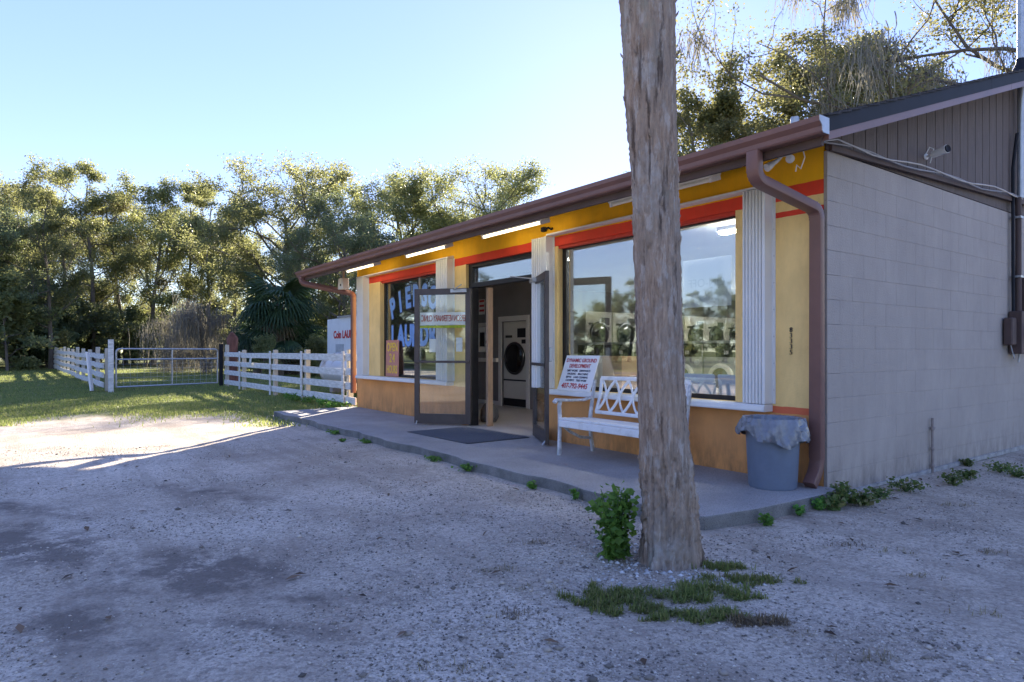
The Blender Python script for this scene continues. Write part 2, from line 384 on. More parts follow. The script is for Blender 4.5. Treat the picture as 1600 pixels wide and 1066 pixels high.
structure(MB().box(-160, 160, -21.5, -14.5, -.2, .035).build('road', P('asphalt', (.055,.055,.058), .85, .25, 2, .4, 80), None))  # out of view; added dark so the shop windows mirror less bright ground
structure(MB().box(-160, 160, -18.05, -17.93, .036, .041).build('road_line', P('yellow_line', (.55,.38,.05), .7), None))
rng = np.random.default_rng(7)
def pebbles(name, n, region, smin, smax, mat, label):
    """loose stones lying on the ground; region(n) -> x, y"""
    x, y = region(n); n = len(x); s = smin+(smax-smin)*rng.random(n)**2.2
    base = np.array([(1,0,0),(0,1,0),(-1,0,0),(0,-1,0),(0,0,.62),(0,0,-.6)])
    j = 1+.35*(rng.random((n, 6, 1))-.5)
    V = base[None]*j*s[:, None, None]; a = rng.random(n)*6.28
    ca, sa = np.cos(a)[:, None], np.sin(a)[:, None]; asp = (.6+.4*rng.random(n))[:, None]
    vx, vy = V[..., 0], V[..., 1]*asp
    V = np.stack([vx*ca-vy*sa, vx*sa+vy*ca, V[..., 2]], -1)
    V += np.stack([x, y, gz(x, y)+s*.22], -1)[:, None]
    T = np.array([(0,1,4),(1,2,4),(2,3,4),(3,0,4),(1,0,5),(2,1,5),(3,2,5),(0,3,5)])
    F = (T[None]+np.arange(n)[:, None, None]*6).reshape(-1, 3)
    o = onp(name, V.reshape(-1, 3), F, mat); o['label'] = label; o['category'] = 'gravel'; o['kind'] = 'stuff'
    return o
def in_lot(x, y): return ~((x < .12) & (y > -1.72)) & ~((x < .02) & (y > -.02))
def reg_near(n):
    d = 2.0+6.5*rng.random(n)**1.5; px = -40+1680*rng.random(n); x, y = along(px, d)
    dens = .35+.65*np.exp(-((px-850)/330)**2)*np.clip(1.4-(d-2.2)/5, 0, 1)+.45*np.sin(x*2.3+y*1.2+np.sin(y*2))*np.sin(x*.9-y*2.1+np.sin(x*1.7))+.3*np.sin(x*6.1-y*3.3)*np.sin(x*2.7+y*5.2)-.12
    for (sx, sy, rx, ry, a, st) in STAINS:
        u = ((x-sx)*math.cos(a)+(y-sy)*math.sin(a))/rx; v = (-(x-sx)*math.sin(a)+(y-sy)*math.cos(a))/ry; dens = dens*np.clip(.15+u*u+v*v, 0, 1)
    k = in_lot(x, y) & (rng.random(n) < dens); return x[k], y[k]
M_pebble = islandmat('gravel_stones', [(.10,.09,.08),(.24,.21,.175),(.38,.335,.28),(.48,.425,.355),(.64,.58,.50)])
pebbles('gravel', 110000, reg_near, .003, .0105, M_pebble, 'loose grey and white gravel stones over the parking lot')
pebbles('larger_stones', 700, reg_near, .010, .026, M_pebble, 'scattered larger stones lying among the gravel')
def reg_trunk(n):
    a = rng.random(n)*6.28; r = .20+.38*rng.random(n)**1.3; x = .287+r*np.cos(a); y = -2.277+r*np.sin(a); k = (y < -2.2); return x[k], y[k]
pebbles('white_stones', 420, reg_trunk, .007, .022, islandmat('white_stones', [(.30,.29,.28),(.5,.49,.47),(.72,.71,.69)]), 'small white stones around the foot of the palm trunk')

# ------------------------------------------------------------------ concrete apron
def slab():
    xs = np.linspace(-9.75, .10, 50); f = []
    edge = [(x, -1.66+.025*math.sin(x*3)+.02*math.sin(x*7.3)+.012*random.uniform(-1, 1)) for x in xs]
    edge[-1] = (.02, -1.60); edge[0] = (-9.6, -1.55)
    loop = edge+[(.10, -1.1), (.12, -.6), (.13, -.2), (.16, -.06), (.10, -.003), (-9.72, -.003)]
    mb = MB(); mb.prism(loop, 'z', -.1, .09)
    return structure(mb.build('concrete_pavement', M_conc2, bevel=.012, seg=2))
random.seed(3)
def concmat():
    m = P('concrete_apron', (.34,.325,.305), .92, .18, 1.3, .6, 130)
    t = m.node_tree; N = t.nodes; L = t.links; b = N['Principled BSDF']
    src = b.inputs['Base Color'].links[0].from_socket; tc = N.new('ShaderNodeTexCoord')
    # grime and moss on the broken vertical edge
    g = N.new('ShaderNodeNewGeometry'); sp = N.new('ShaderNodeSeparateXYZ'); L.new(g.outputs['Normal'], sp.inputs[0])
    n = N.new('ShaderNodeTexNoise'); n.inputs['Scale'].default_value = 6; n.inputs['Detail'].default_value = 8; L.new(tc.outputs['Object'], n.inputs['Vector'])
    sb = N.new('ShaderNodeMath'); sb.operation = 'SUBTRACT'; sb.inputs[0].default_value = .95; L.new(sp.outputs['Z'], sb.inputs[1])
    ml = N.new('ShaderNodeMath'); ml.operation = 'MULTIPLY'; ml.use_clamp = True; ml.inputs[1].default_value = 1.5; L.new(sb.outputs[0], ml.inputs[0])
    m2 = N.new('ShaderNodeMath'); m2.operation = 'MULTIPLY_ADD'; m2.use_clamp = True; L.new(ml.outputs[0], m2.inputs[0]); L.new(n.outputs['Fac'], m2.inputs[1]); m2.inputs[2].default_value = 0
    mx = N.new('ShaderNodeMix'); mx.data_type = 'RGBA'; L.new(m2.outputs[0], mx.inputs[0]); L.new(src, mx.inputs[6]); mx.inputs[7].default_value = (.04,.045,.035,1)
    sc = N.new('ShaderNodeTexNoise'); sc.inputs['Scale'].default_value = 160; L.new(tc.outputs['Object'], sc.inputs['Vector'])
    rr = N.new('ShaderNodeValToRGB'); rr.color_ramp.elements[0].position = .36; rr.color_ramp.elements[0].color = (.5,.5,.5,1); rr.color_ramp.elements[1].position = .5; rr.color_ramp.elements[1].color = (1.05,1.05,1.05,1)
    L.new(sc.outputs['Fac'], rr.inputs[0]); my = N.new('ShaderNodeMix'); my.data_type = 'RGBA'; my.blend_type = 'MULTIPLY'; my.inputs[0].default_value = .8
    L.new(mx.outputs[2], my.inputs[6]); L.new(rr.outputs[0], my.inputs[7]); L.new(my.outputs[2], b.inputs['Base Color'])
    return m
M_conc2 = concmat()
slab()

# ------------------------------------------------------------------ the laundromat
DEP = 12.0; RIDGE = 6.0; LEN = 9.63; EAVE = -.80; SL = .333
XN, XF = .42, -10.6            # roof ends
def zt(y): return 2.83+SL*((y if y <= RIDGE else 2*RIDGE-y)+.80)
shop = thing('laundromat', (0, 0, 0), 'yellow and orange coin laundry shop with low brown roof and grey block gable', 'building')

def wall_grid(xs, zs, hole, y0, y1):
    mb = MB(); nx, nz = len(xs)-1, len(zs)-1
    def solid(i, k): return 0 <= i < nx and 0 <= k < nz and not hole((xs[i]+xs[i+1])/2, (zs[k]+zs[k+1])/2)
    for i in range(nx):
        for k in range(nz):
            if not solid(i, k): continue
            a, b, c, d = xs[i], xs[i+1], zs[k], zs[k+1]
            mb.add([(a,y0,c),(b,y0,c),(b,y0,d),(a,y0,d)], [(0,1,2,3)]); mb.add([(a,y1,c),(b,y1,c),(b,y1,d),(a,y1,d)], [(3,2,1,0)])
            if not solid(i-1, k): mb.add([(a,y0,c),(a,y1,c),(a,y1,d),(a,y0,d)], [(3,2,1,0)])
            if not solid(i+1, k): mb.add([(b,y0,c),(b,y1,c),(b,y1,d),(b,y0,d)], [(0,1,2,3)])
            if not solid(i, k-1): mb.add([(a,y0,c),(b,y0,c),(b,y1,c),(a,y1,c)], [(3,2,1,0)])
            if not solid(i, k+1): mb.add([(a,y0,d),(b,y0,d),(b,y1,d),(a,y1,d)], [(0,1,2,3)])
    return mb
W1 = (-8.56, -6.05, .735, 2.505); W2 = (-3.42, -.87, .735, 2.505); DO = (-5.55, -3.84, -1, 2.505)
def hole(x, z): return any(a < x < b and c < z < d for a, b, c, d in (W1, W2, DO))
xs = sorted({-LEN, -.032, *W1[:2], *W2[:2], *DO[:2]})
wall_grid(xs, [0, .735, 2.505, 2.93], hole, 0, .2).build('front_wall', M_wall, shop)
# gable wall: painted concrete blocks
gw = MB().box(-.2, -.0025, .2, DEP, 0, 2.845)
gw.box(-.2, -.034, .003, .2, 0, 2.845)
gw = gw.build('gable_wall', M_block, shop)
bh, bl = .2032, .4064
bm_full = MB().box(-.03, .0, -.2027, .2027, -.1007, .1007).mesh('block', M_block, bevel=.0014)
bm_half = MB().box(-.03, .0, -.1011, .1011, -.1007, .1007).mesh('block', M_block, bevel=.0014)
random.seed(5)
for c in range(14):
    y = 0; first = c % 2
    while y < 5.2:
        ln = bl/2 if (y == 0 and first) else bl
        o = bpy.data.objects.new('block', bm_half if ln < bl else bm_full); link(o, gw)
        o.location = (random.uniform(-.0006, .0006), y+ln/2, c*bh+bh/2); y += ln
gw_end = MB().box(-.03, -.002, y+.003, DEP, 0, 2.845).build('plain_block_wall', M_block, gw)
MB().prism([(.0, 0), (DEP, 0), (DEP, .05), (3, .045), (1.2, .03), (0, .02)], 'x', -.01, .022).build('rough_footing', P('footing', (.34,.33,.31), .95, .4, 9, .9, 40), shop)
far = MB(); far.box(-LEN, -LEN+.2, .2, DEP, 0, 2.93); far.build('far_wall', M_block, shop)
MB().box(-LEN+.2, -.2, DEP-.2, DEP, 0, 2.93).build('back_wall', M_block, shop)
# gable siding panels (grooved sheets)
gs = MB().prism([(.02, 2.86), (DEP-.02, 2.86), (DEP-.02, zt(0)-.18), (RIDGE, zt(RIDGE)-.2), (.02, zt(0)-.2)], 'x', -.10, -.012).build('gable_siding', M_siding, shop)
y = .0
while y < DEP-.1:
    w = min(1.22, DEP-y); ng = int(round(w/.2033)); pm = MB()
    for g in range(ng):
        a = y+g*w/ng+.006; b = y+(g+1)*w/ng-.006
        lo = 2.845+.035*min(a, 5) if y < 6 else 3.0
        la, lb = 2.85+.034*min(a, 5), 2.85+.034*min(b, 5)
        pm.prism([(a, la), (b, lb), (b, zt(b)-.16), (a, zt(a)-.16)], 'x', -.014, .012)
    pm.build('siding_panel', M_siding, gs); y += w+.002
MB().prism([(0, 2.835), (5, 3.005), (5, 3.05), (0, 2.885)], 'x', .012, .04).build('trim_board', M_dkbrown, gs)
fs = MB().prism([(.02, 2.86), (DEP-.02, 2.86), (DEP-.02, zt(0)-.18), (RIDGE, zt(RIDGE)-.2), (.02, zt(0)-.2)], 'x', -LEN, -LEN+.1).build('gable_siding', M_siding, shop)

# roof deck, shingle courses, drip edge, fascia
rf = MB()
for s in (0, 1):
    ya, yb = (EAVE, RIDGE) if s == 0 else (DEP-EAVE, RIDGE)
    rf.prism([(ya, zt(ya)-.15), (yb, zt(yb)-.15), (yb, zt(yb)-.02), (ya, zt(ya)-.02)], 'x', XF+.03, XN-.03)
roof = rf.build('roof', M_dkbrown, shop)
nc = 48
for s in (0, 1):
    for i in range(nc if s == 0 else 24):
        n_ = nc if s == 0 else 24
        y0 = EAVE-.03+(RIDGE-EAVE+.03)*i/n_; y1 = EAVE-.03+(RIDGE-EAVE+.03)*(i+1.25)/n_
        y1 = min(y1, RIDGE)
        pr = [(y0, 2.83+SL*(y0+.8)+.008), (y1, 2.83+SL*(y1+.8)-.006), (y1, 2.83+SL*(y1+.8)+.004), (y0, 2.83+SL*(y0+.8)+.022)]
        if s: pr = [(2*RIDGE-a, b) for a, b in pr]
        MB().prism(pr, 'x', XF-.02-random.uniform(0, .012), XN+.03+random.uniform(-.006, .012)).build('shingle_course', M_shingle, roof)
for x, sg in ((XN, 1), (XF, -1)):
    for nm, a, b, mt, px in (('drip_edge', -.105, .004, M_black, .018), ('rake_board', -.165, -.106, M_brown, .010)):
        mb = MB(); seg = [(EAVE-.02, 2.2), (2.204, RIDGE), (RIDGE, 2*RIDGE-EAVE+.02)] if nm == 'drip_edge' else [(EAVE+.02, 2.75), (2.753, RIDGE), (RIDGE, 2*RIDGE-EAVE)]
        for ya, yb in seg:
            mb = MB(); x0, x1 = (x-.03, x+px) if sg > 0 else (x-px, x+.03)
            mb.prism([(ya, zt(ya)+a), (yb, zt(yb)+a), (yb, zt(yb)+b), (ya, zt(ya)+b)], 'x', x0, x1)
            mb.build(nm, mt, roof)
MB().box(XF+.03, XN-.031, EAVE-.001, EAVE+.03, zt(EAVE)-.19, zt(EAVE)-.03).build('fascia_board', M_dkbrown, roof)
MB().prism([(EAVE-.045, zt(EAVE)-.055), (EAVE-.002, zt(EAVE)-.045), (EAVE-.002, zt(EAVE)+.004), (EAVE-.05, zt(EAVE)-.012)], 'x', XF+.005, XN+.005).build('drip_edge', M_black, roof)
# gutter: K-style trough
g0 = EAVE-.003; zg = 2.70
gp = [(g0, zg), (g0-.075, zg), (g0-.085, zg+.012), (g0-.088, zg+.045), (g0-.118, zg+.075), (g0-.122, zg+.112), (g0-.108, zg+.114), (g0-.106, zg+.085), (g0-.080, zg+.05), (g0-.077, zg+.012), (g0-.01, zg+.008), (g0-.006, zg+.11), (g0, zg+.11)]
gut = MB().prism(gp, 'x', XF-.02, XN+.02).build('gutter', M_brown, shop)
cap = [(g0, zg), (g0-.075, zg), (g0-.087, zg+.012), (g0-.09, zg+.045), (g0-.12, zg+.075), (g0-.124, zg+.112), (g0, zg+.112)]
MB().prism(cap, 'x', XN+.0205, XN+.026).build('end_cap', M_galv, gut)
MB().prism(cap, 'x', XF-.026, XF-.0205).build('end_cap', M_brown, gut)
# downspouts
def rr(w, h, r=.012):
    pts = []
    for cx_, cy_, a0 in ((w/2-r, h/2-r, 0), (-w/2+r, h/2-r, 90), (-w/2+r, -h/2+r, 180), (w/2-r, -h/2+r, 270)):
        for k in (0, 45, 90): pts.append((cx_+r*math.cos(R(a0+k)), cy_+r*math.sin(R(a0+k))))
    return pts
def bendpath(pts, r=.07, n=6):
    pts = [Vector(p) for p in pts]; out = [pts[0]]
    for a, b, c in zip(pts, pts[1:], pts[2:]):
        u = (a-b).normalized(); v = (c-b).normalized(); p, q = b+u*r, b+v*r
        for k in range(n+1):
            t = k/n; out.append(p*(1-t)**2+b*2*t*(1-t)+q*t*t)
    return out+[pts[-1]]
def downspout(pts, sx, name='downspout'):
    M = bendpath(pts, .09, 12)
    o = MB().tube(M, [1+.06*(i % 2) if 1 <= i <= 13 or 15 <= i <= 27 else 1 for i in range(len(M))], sect=rr(*sx)).build(name, M_brown, gut, smooth=True)
    return o
downspout([(-.10, -.86, 2.705), (-.10, -.86, 2.50), (-.055, -.06, 2.36), (-.055, -.06, .24), (-.055, -.17, .115)], (.075, .10))
downspout([(XF+.18, -.86, 2.705), (XF+.18, -.86, 2.58), (-9.78, -.02, 2.36), (-9.78, -.02, .36)], (.09, .085))

# windows -----------------------------------------------------
def window(x0, x1, z0, z1, mull, mat_f, y=.085):
    f = MB(); w = .045
    f.box(x0, x1, y, y+.05, z0, z0+w); f.box(x0, x1, y, y+.05, z1-w, z1)
    f.box(x0, x0+w*1.5, y-.003, y+.053, z0+.001, z1-.001); f.box(x1-w*.5, x1, y-.003, y+.053, z0+.001, z1-.001)
    win = f.build('window', mat_f, shop)
    es = [x0+w*1.5]+mull+[x1-w*.5]
    for a, b in zip(es, es[1:]):
        MB().box(a+.008, b-.008, y+.02, y+.028, z0+w, z1-w).build('pane', M_glass, win)
    for m_ in mull: MB().box(m_-.014, m_+.014, y+.008, y+.044, z0+w+.001, z1-w-.001).build('mullion', P('mullion_alu', (.36,.34,.31), .5), win)
    return win
win1 = window(*W1[:2], W1[2], W1[3], [-7.2], M_blackframe)
win2 = window(*W2[:2], W2[2], W2[3], [-2.13], M_blackframe)
# door frame, transom, leaves
fr = MB(); y = .05
fr.box(DO[0], DO[0]+.10, y, y+.11, .09, 2.505); fr.box(DO[1]-.05, DO[1], y, y+.11, .09, 2.505)
fr.box(DO[0]+.101, DO[1]-.051, y, y+.11, 2.455, 2.504); fr.box(DO[0]+.101, DO[1]-.051, y, y+.11, 2.15, 2.215)
dfr = fr.build('door_frame', M_blackframe, shop)
MB().box(DO[0]+.102, DO[1]-.052, y+.05, y+.058, 2.216, 2.454).build('pane', M_glass, dfr)
MB().box(DO[0]+.30, DO[0]+.345, .165, .255, .092, 2.14).build('wood_post', M_wood, dfr)
def leaf_(hx, hy, ang, side):
    """side=+1: the leaf extends to +x when closed; ang = rotation about the hinge"""
    w, z0, z1, t = .89, .015, 2.045, .045
    b = MB(); e = lambda a, c: (min(a*side, c*side), max(a*side, c*side))
    b.box(*e(0, .085), 0, t, z0, z1); b.box(*e(w-.075, w), 0, t, z0, z1)
    b.box(*e(.085, w-.075), 0, t, z0, z0+.15); b.box(*e(.085, w-.075), 0, t, z1-.09, z1); 
    d = b.build('door', M_bronze, shop, bevel=.003); d.location = (hx, hy, .095); d.rotation_euler = (0, 0, ang)
    MB().box(*e(.086, w-.076), t/2-.004, t/2+.004, z0+.151, z1-.091).build('pane', M_doorglass, d)
    MB().box(*e(.02, w-.01), t+.012, t+.04, .93, .965).build('push_bar', M_bronze, d, bevel=.004)
    MB().box(*e(w-.06, w-.01), -.035, -.001, .98, 1.15).build('pull_handle', M_galv, d, bevel=.006)
    cl = MB().box(*e(.05, .30), t+.001, t+.05, z1-.065, z1-.015); cl.tube([(side*.27, t+.03, z1-.03), (side*.05, t+.30, z1+.02)], .008, 6)
    cl.build('door_closer', M_galv, d)
    MB().tube([(side*(w-.04), t/2, z0+.06), (side*(w-.04), t+.03, z0-.008)], .01, 6).build('kick_stop', M_galv, d)
    return d
dl = leaf_(DO[0]+.11, .03, math.atan2(-.60, -.70), 1)
dr = leaf_(DO[1]-.05, .03, math.atan2(.43, -.80), -1)
# banner and notices stuck to the street face of the left leaf
ban = MB().box(.09, .81, -.0, .002, 1.50, 1.69).build('banner', M_print, dl); ban.location = (0, .008, 0)
MB().box(.09, .81, 0, .002, 1.455, 1.495).build('banner_fringe', P('fringe', (.45,.50,.03), .7, .3, 30), dl, loc=(0, .008, 0))
tx = text('banner_lettering', 'PIERSON VETERNARY CLINIC', .105, M_red, dl, Matrix.Translation((.42, .0155, 1.555)) @ FRONT, spacing=.85)
tx.scale = (.62, 1.3, 1)
nb = MB(); nb.box(.14, .24, 0, .002, 1.10, 1.31); nb.build('notice', M_print, dl, loc=(0, .008, 0))
MB().box(.56, .66, 0, .002, 1.09, 1.29).build('notice', M_print, dl, loc=(0, .008, 0))

# accordion storm shutters, folded, and their tracks
def shutter(x0, x1, fold):
    mb = MB(); n = fold; w = (x1-x0-.03)/n; pr = []
    for i in range(n):
        a = x0+.005+i*w; pr += [(a, -.115), (a+w*.42, -.115), (a+w*.5, -.098), (a+w*.92, -.098)]
    pr += [(x1-.03, -.10), (x1-.03, -.02), (x0+.005, -.02)]
    s = mb.prism(pr, 'z', .74, 2.625).build('storm_shutter', M_white, shop)
    MB().box(x1-.029, x1, -.125, -.003, .738, 2.628).build('end_post', M_white, s, bevel=.004)
    MB().box(x1-.002, x1+.028, -.008, -.001, .74, 2.63).build('flange', M_white, s)
    for k in range(8): MB().lathe([(.006, 0), (.006, .006), (.003, .009)], (x1+.016, -.008, .86+k*.235), 8, 'y').build('screw', M_galv, s).scale = (1, 1, 1)
    return s
shutter(-.72, -.49, 6); shutter(-3.80, -3.50, 6); shutter(-6.26, -5.90, 6); shutter(-9.40, -9.08, 6)
for a, b in ((-3.50, -.49), (-9.40, -5.90)):
    MB().prism([(0-.002, 2.632), (-.115, 2.632), (-.115, 2.65), (-.02, 2.675), (-.002, 2.675)], 'x', a, b).build('shutter_track', M_white, shop)
    MB().prism([(0-.002, .672), (-.135, .672), (-.14, .685), (-.135, .72), (-.115, .734), (-.002, .734)], 'x', a, b).build('shutter_track', M_white, shop)
# red lintel face set back between track and window
for a, b in ((W1[0], W1[1]), (W2[0], W2[1])):
    MB().box(a+.001, b-.001, .02, .08, 2.47, 2.5045).build('lintel_strip', P('lintel_red', (.56,.045,.02), .6), shop)
# door number
for i, ch in enumerate('83335'):
    text('number', ch, .058, P('dark_bronze_number', (.06,.045,.03), .5), shop, Matrix.Translation((-.315, -.006, 1.365-i*.048)) @ FRONT, extrude=.004)
# window lettering
M_lb = P('letter_blue', (.17,.33,.66), .5, .1, 9); M_lo = P('letter_outline', (.05,.07,.15), .5)
def painted(s, x, z, size, win, y=.102, rot=0):
    M = Matrix.Translation((x, y, z)) @ FRONT @ Matrix.Rotation(rot, 4, 'Z')
    a = text('painted_letter', s, size, M_lb, win, M, offset=.022)
    b = text('letter_outline', s, size, M_lo, win, Matrix.Translation((x, y+.002, z)) @ FRONT @ Matrix.Rotation(rot, 4, 'Z'), offset=.036)
    a.scale = b.scale = (.8, 1, 1)
for i, ch in enumerate('PIERSON'):
    u = (i-3)/3; painted(ch, -7.33+u*.86, 2.00-.17*u*u, .50, win1, rot=-.28*u)
painted('&', -7.33, 1.74, .20, win1)
for i, ch in enumerate('LAUNDRY'): painted(ch, -7.33+(i-3)/3*.87, 1.31, .50, win1)

# interior ----------------------------------------------------
def tilemat():
    m = P('floor_tile', (.40,.385,.36), .4, .06, 2); return m
fl = MB().box(-LEN+.2, -.2, .2, DEP-.2, -.1, .088); fl.box(DO[0]+.001, DO[1]-.001, -.002, .199, -.1, .0885)
fl.build('interior_floor', tilemat(), shop)
MB().box(-LEN+.2, -.2, .2, DEP-.2, 2.72, 2.76).build('ceiling', M_inwhite, shop)
il = MB(); il.box(-LEN+.2, -LEN+.215, .2, DEP-.2, .09, 2.72); il.box(-.215, -.2, .2, DEP-.2, .09, 2.72); il.box(-LEN+.216, -.216, DEP-.215, DEP-.2, .09, 2.72)
il.build('inside_lining', M_grey, shop)
# partition with framed opening and a dryer alcove
pt = MB()
PY = 2.45
pt = wall_grid([-9.41, -9.05, -8.5, -8.08, -7.25, -6.6], [.09, 1.18, 1.72, 1.80, 2.72], lambda x, z: (-9.05 < x < -8.5 and 1.18 < z < 1.72) or (-8.08 < x < -7.25 and z < 1.80), PY, PY+.12)
part = pt.build('partition_wall', M_grey, shop)
tr = MB(); tr.box(-8.18, -8.08, PY-.02, PY-.001, .09, 1.90); tr.box(-7.25, -7.15, PY-.02, PY-.001, .09, 1.90); tr.box(-8.079, -7.251, PY-.02, PY-.001, 1.80, 1.90)
tr.box(-9.14, -9.05, PY-.02, PY-.001, 1.10, 1.80); tr.box(-8.5, -8.42, PY-.02, PY-.001, 1.10, 1.80); tr.box(-9.049, -8.501, PY-.02, PY-.001, 1.72, 1.80)
tr.build('white_trim', M_inwhite, part)
MB().box(-9.4, -8.19, PY-.06, PY-.001, .98, 1.06).build('chair_rail', M_inwhite, part)
MB().box(-9.4, -8.19, PY-.016, PY-.001, .09, .18).build('skirting', M_inwhite, part)
ct = MB().box(-9.045, -8.505, PY+.02, PY+.10, 1.185, 1.715).build('change_machine', M_plastic, part)
MB().box(-8.90, -8.74, PY, PY+.019, 1.3, 1.6).build('machine_panel', M_blackframe, ct); MB().box(-8.68, -8.55, PY+.005, PY+.019, 1.36, 1.42).build('machine_slot', M_blackframe, ct)
sg = MB().box(-8.92, -8.70, PY-.006, PY-.001, 1.98, 2.30).build('wall_notice', M_print, part)
for k in range(3): MB().box(-8.90, -8.72, PY-.009, PY-.0065, 2.24-k*.10, 2.285-k*.10).build('notice_line', M_red, sg)

def dryer(loc, rz, label, group, w=.78, h=1.70, dz=.95, rad=.30):
    t = thing('tumble_dryer', loc, label, 'dryer', group, rz)
    MB().box(-w/2+.004, w/2-.004, 0, .7, .0, h).build('body', M_cream, t, bevel=.01)
    MB().box(-w/2+.02, w/2-.02, -.012, -.001, .02, .17).build('kick_plate', M_blackframe, t)
    MB().box(-w/2+.02, w/2-.02, -.008, -.001, .52, .55).build('trim_strip', M_blackframe, t)
    dd = MB().lathe([(rad*.98, -.001), (rad, -.02), (rad*.97, -.045), (rad*.86, -.05), (rad*.84, -.03)], (0, 0, dz), 36, 'y').build('door', P('dryer_door_ring', (.05,.05,.055), .3, metal=.5), t, smooth=True)
    MB().lathe([(rad*.84, -.031), (rad*.7, -.05), (rad*.4, -.062), (.01, -.066)], (0, 0, dz), 36, 'y').build('door_glass', P('dryer_glass', (.008,.009,.012), .08, spec=.6), dd, smooth=True)
    MB().box(.08, .34, -.01, -.001, h-.32, h-.14).build('control_panel', M_blackframe, t)
    MB().box(-.32, -.1, -.01, -.001, h-.32, h-.27).build('coin_slot', M_blackframe, t)
    MB().box(.22, .34, -.01, -.001, h-.44, h-.36).build('display', M_blackframe, t)
    return t
dryer((-7.665, PY+.03, .09), 0, 'cream tumble dryer with black round door seen through the open doorway', None, .81, 1.70, .97, .33)
t0 = dryer((-8.55, 5.6, .09), R(90), 'leftmost black-doored cream dryer in the row inside big window', 'dryers along the far inside wall', .86, 2.05, 1.52, .30)
for k in range(1, 7):
    c = copytree(t0); c['label'] = ['second', 'third', 'fourth', 'fifth', 'sixth', 'seventh'][k-1]+' black-doored dryer from the left inside the big window'; c.location = (-8.55, 5.6+.885*k, .09)
def washer(loc, label, group):
    t = thing('washing_machine', loc, label, 'washer', group)
    w = .74; h = 1.30
    MB().box(-w/2+.005, w/2-.005, 0, .75, 0, h-.06).build('body', M_appl, t, bevel=.01)
    MB().box(-w/2+.002, w/2-.002, -.02, .76, h-.059, h-.02).build('top', M_galv, t, bevel=.004)
    MB().box(-w/2+.01, w/2-.01, -.012, -.001, h-.28, h-.065).build('control_panel', M_blackframe, t)
    for k in range(3): MB().box(.04+k*.03, .055+k*.03, -.018, -.0125, h-.24, h-.18).build('coin_slot', M_plastic, t)
    MB().lathe([(.05, -.001), (.05, -.02), (.03, -.022)], (.27, 0, h-.37), 16, 'y').build('knob', M_plastic, t)
    dd = MB().lathe([(.235, -.001), (.24, -.03), (.22, -.055), (.17, -.055), (.165, -.03)], (-.02, 0, .68), 32, 'y').build('door', M_plastic, t, smooth=True)
    MB().lathe([(.165, -.031), (.1, -.05), (.01, -.06)], (-.02, 0, .68), 32, 'y').build('door_glass', MATS['dryer_glass'], dd, smooth=True)
    return t
w0 = washer((-2.84, 3.55, .09), 'rightmost steel front-load washer inside the big window', 'washers in a row behind the big window')
for k in range(1, 6):
    c = copytree(w0); c['label'] = ['second', 'third', 'fourth', 'fifth', 'sixth'][k-1]+' steel front-load washer from the right inside the big window'; c.location = (-2.84-.76*k, 3.55, .09)
def chair(x, y):
    t = thing('plastic_chair', (x, y, .09), 'blue plastic waiting chair with black legs inside the big window', 'chair', 'blue chairs inside the big window', R(180))
    MB().box(-.22, .22, -.2, .2, .42, .455).build('seat', M_blueplastic, t, bevel=.012)
    MB().prism([(.19, .55), (.215, .55), (.265, .86), (.24, .86)], 'x', -.22, .22).build('backrest', M_blueplastic, t, bevel=.01)
    for a in (-1, 1):
        MB().tube([(a*.19, .2, .0), (a*.19, .18, .42), (a*.19, .23, .7)], .012, 6).build('leg', M_black, t)
        MB().tube([(a*.19, -.2, .0), (a*.19, -.17, .42)], .012, 6).build('leg', M_black, t)
    return t
for x, l in ((-2.35, 'leftmost'), (-1.88, 'middle'), (-1.40, 'rightmost')): chair(x, 1.0)['label'] = l+' blue plastic waiting chair inside the big window'
def carton(x, y, z, sx, sy, sz, rz, label):
    t = thing('cardboard_box', (x, y, z), label, 'box', None, rz)
    MB().box(-sx/2, sx/2, -sy/2, sy/2, 0, sz).build('carton', M_card, t, bevel=.004)
    MB().box(-.03, .03, -sy/2-.002, sy/2+.002, sz-.05, sz+.002).build('packing_tape', P('tape', (.45,.33,.18), .3), t)
carton(-3.25, 1.05, .09, .6, .5, .62, .2, 'larger brown cardboard box on the floor inside big window'); carton(-3.3, 1.02, .715, .42, .36, .42, -.15, 'smaller brown cardboard box stacked on another inside big window')
hp = thing('laundry_hamper', (-.72, .62, .09), 'tall white plastic hamper at the right end inside big window', 'hamper')
MB().lathe([(.17, 0), (.2, .02), (.22, 1.0), (.235, 1.02), (.235, 1.05), (.215, 1.05), (.2, .06), (.01, .05)], (0, 0, 0), 28).build('bin', M_plastic, hp, smooth=True)
MB().lathe([(.238, 1.02), (.245, 1.03), (.245, 1.06), (.238, 1.065)], (0, 0, 0), 28).build('rim', M_plastic, hp, smooth=True)
pst = thing('window_poster', (-1.30, .135, 1.88), 'white paper poster with faint lettering high in the big window', 'poster')
MB().box(-.29, .29, -.001, .001, -.24, .24).build('sheet', M_print, pst)
text('lettering', 'ON-OFF', .13, P('faint_print', (.55,.57,.58), .6), pst, Matrix.Translation((.0, .004, -.04)) @ FRONT)
text('faint_lettering', 'ON-OFF', .12, MATS['faint_print'], pst, Matrix.Translation((.0, -.003, -.04)) @ FRONT @ Matrix.Scale(-1, 4, (1, 0, 0)), extrude=.0005)
for (x, y_) in ((-1.6, 1.6), (-3.6, 7.6), (-6.2, 8.6)):
    t = thing('ceiling_light', (x, y_, 2.72), 'long lit fluorescent light on the ceiling inside the shop', 'light', 'ceiling lights inside the shop')
    MB().box(-.62, .62, -.06, .06, -.05, -.001).build('housing', M_plastic, t)
    for s in (-1, 1): MB().tube([(-.6, s*.03, -.07), (.6, s*.03, -.07)], .016, 8).build('tube', M_intube, t)
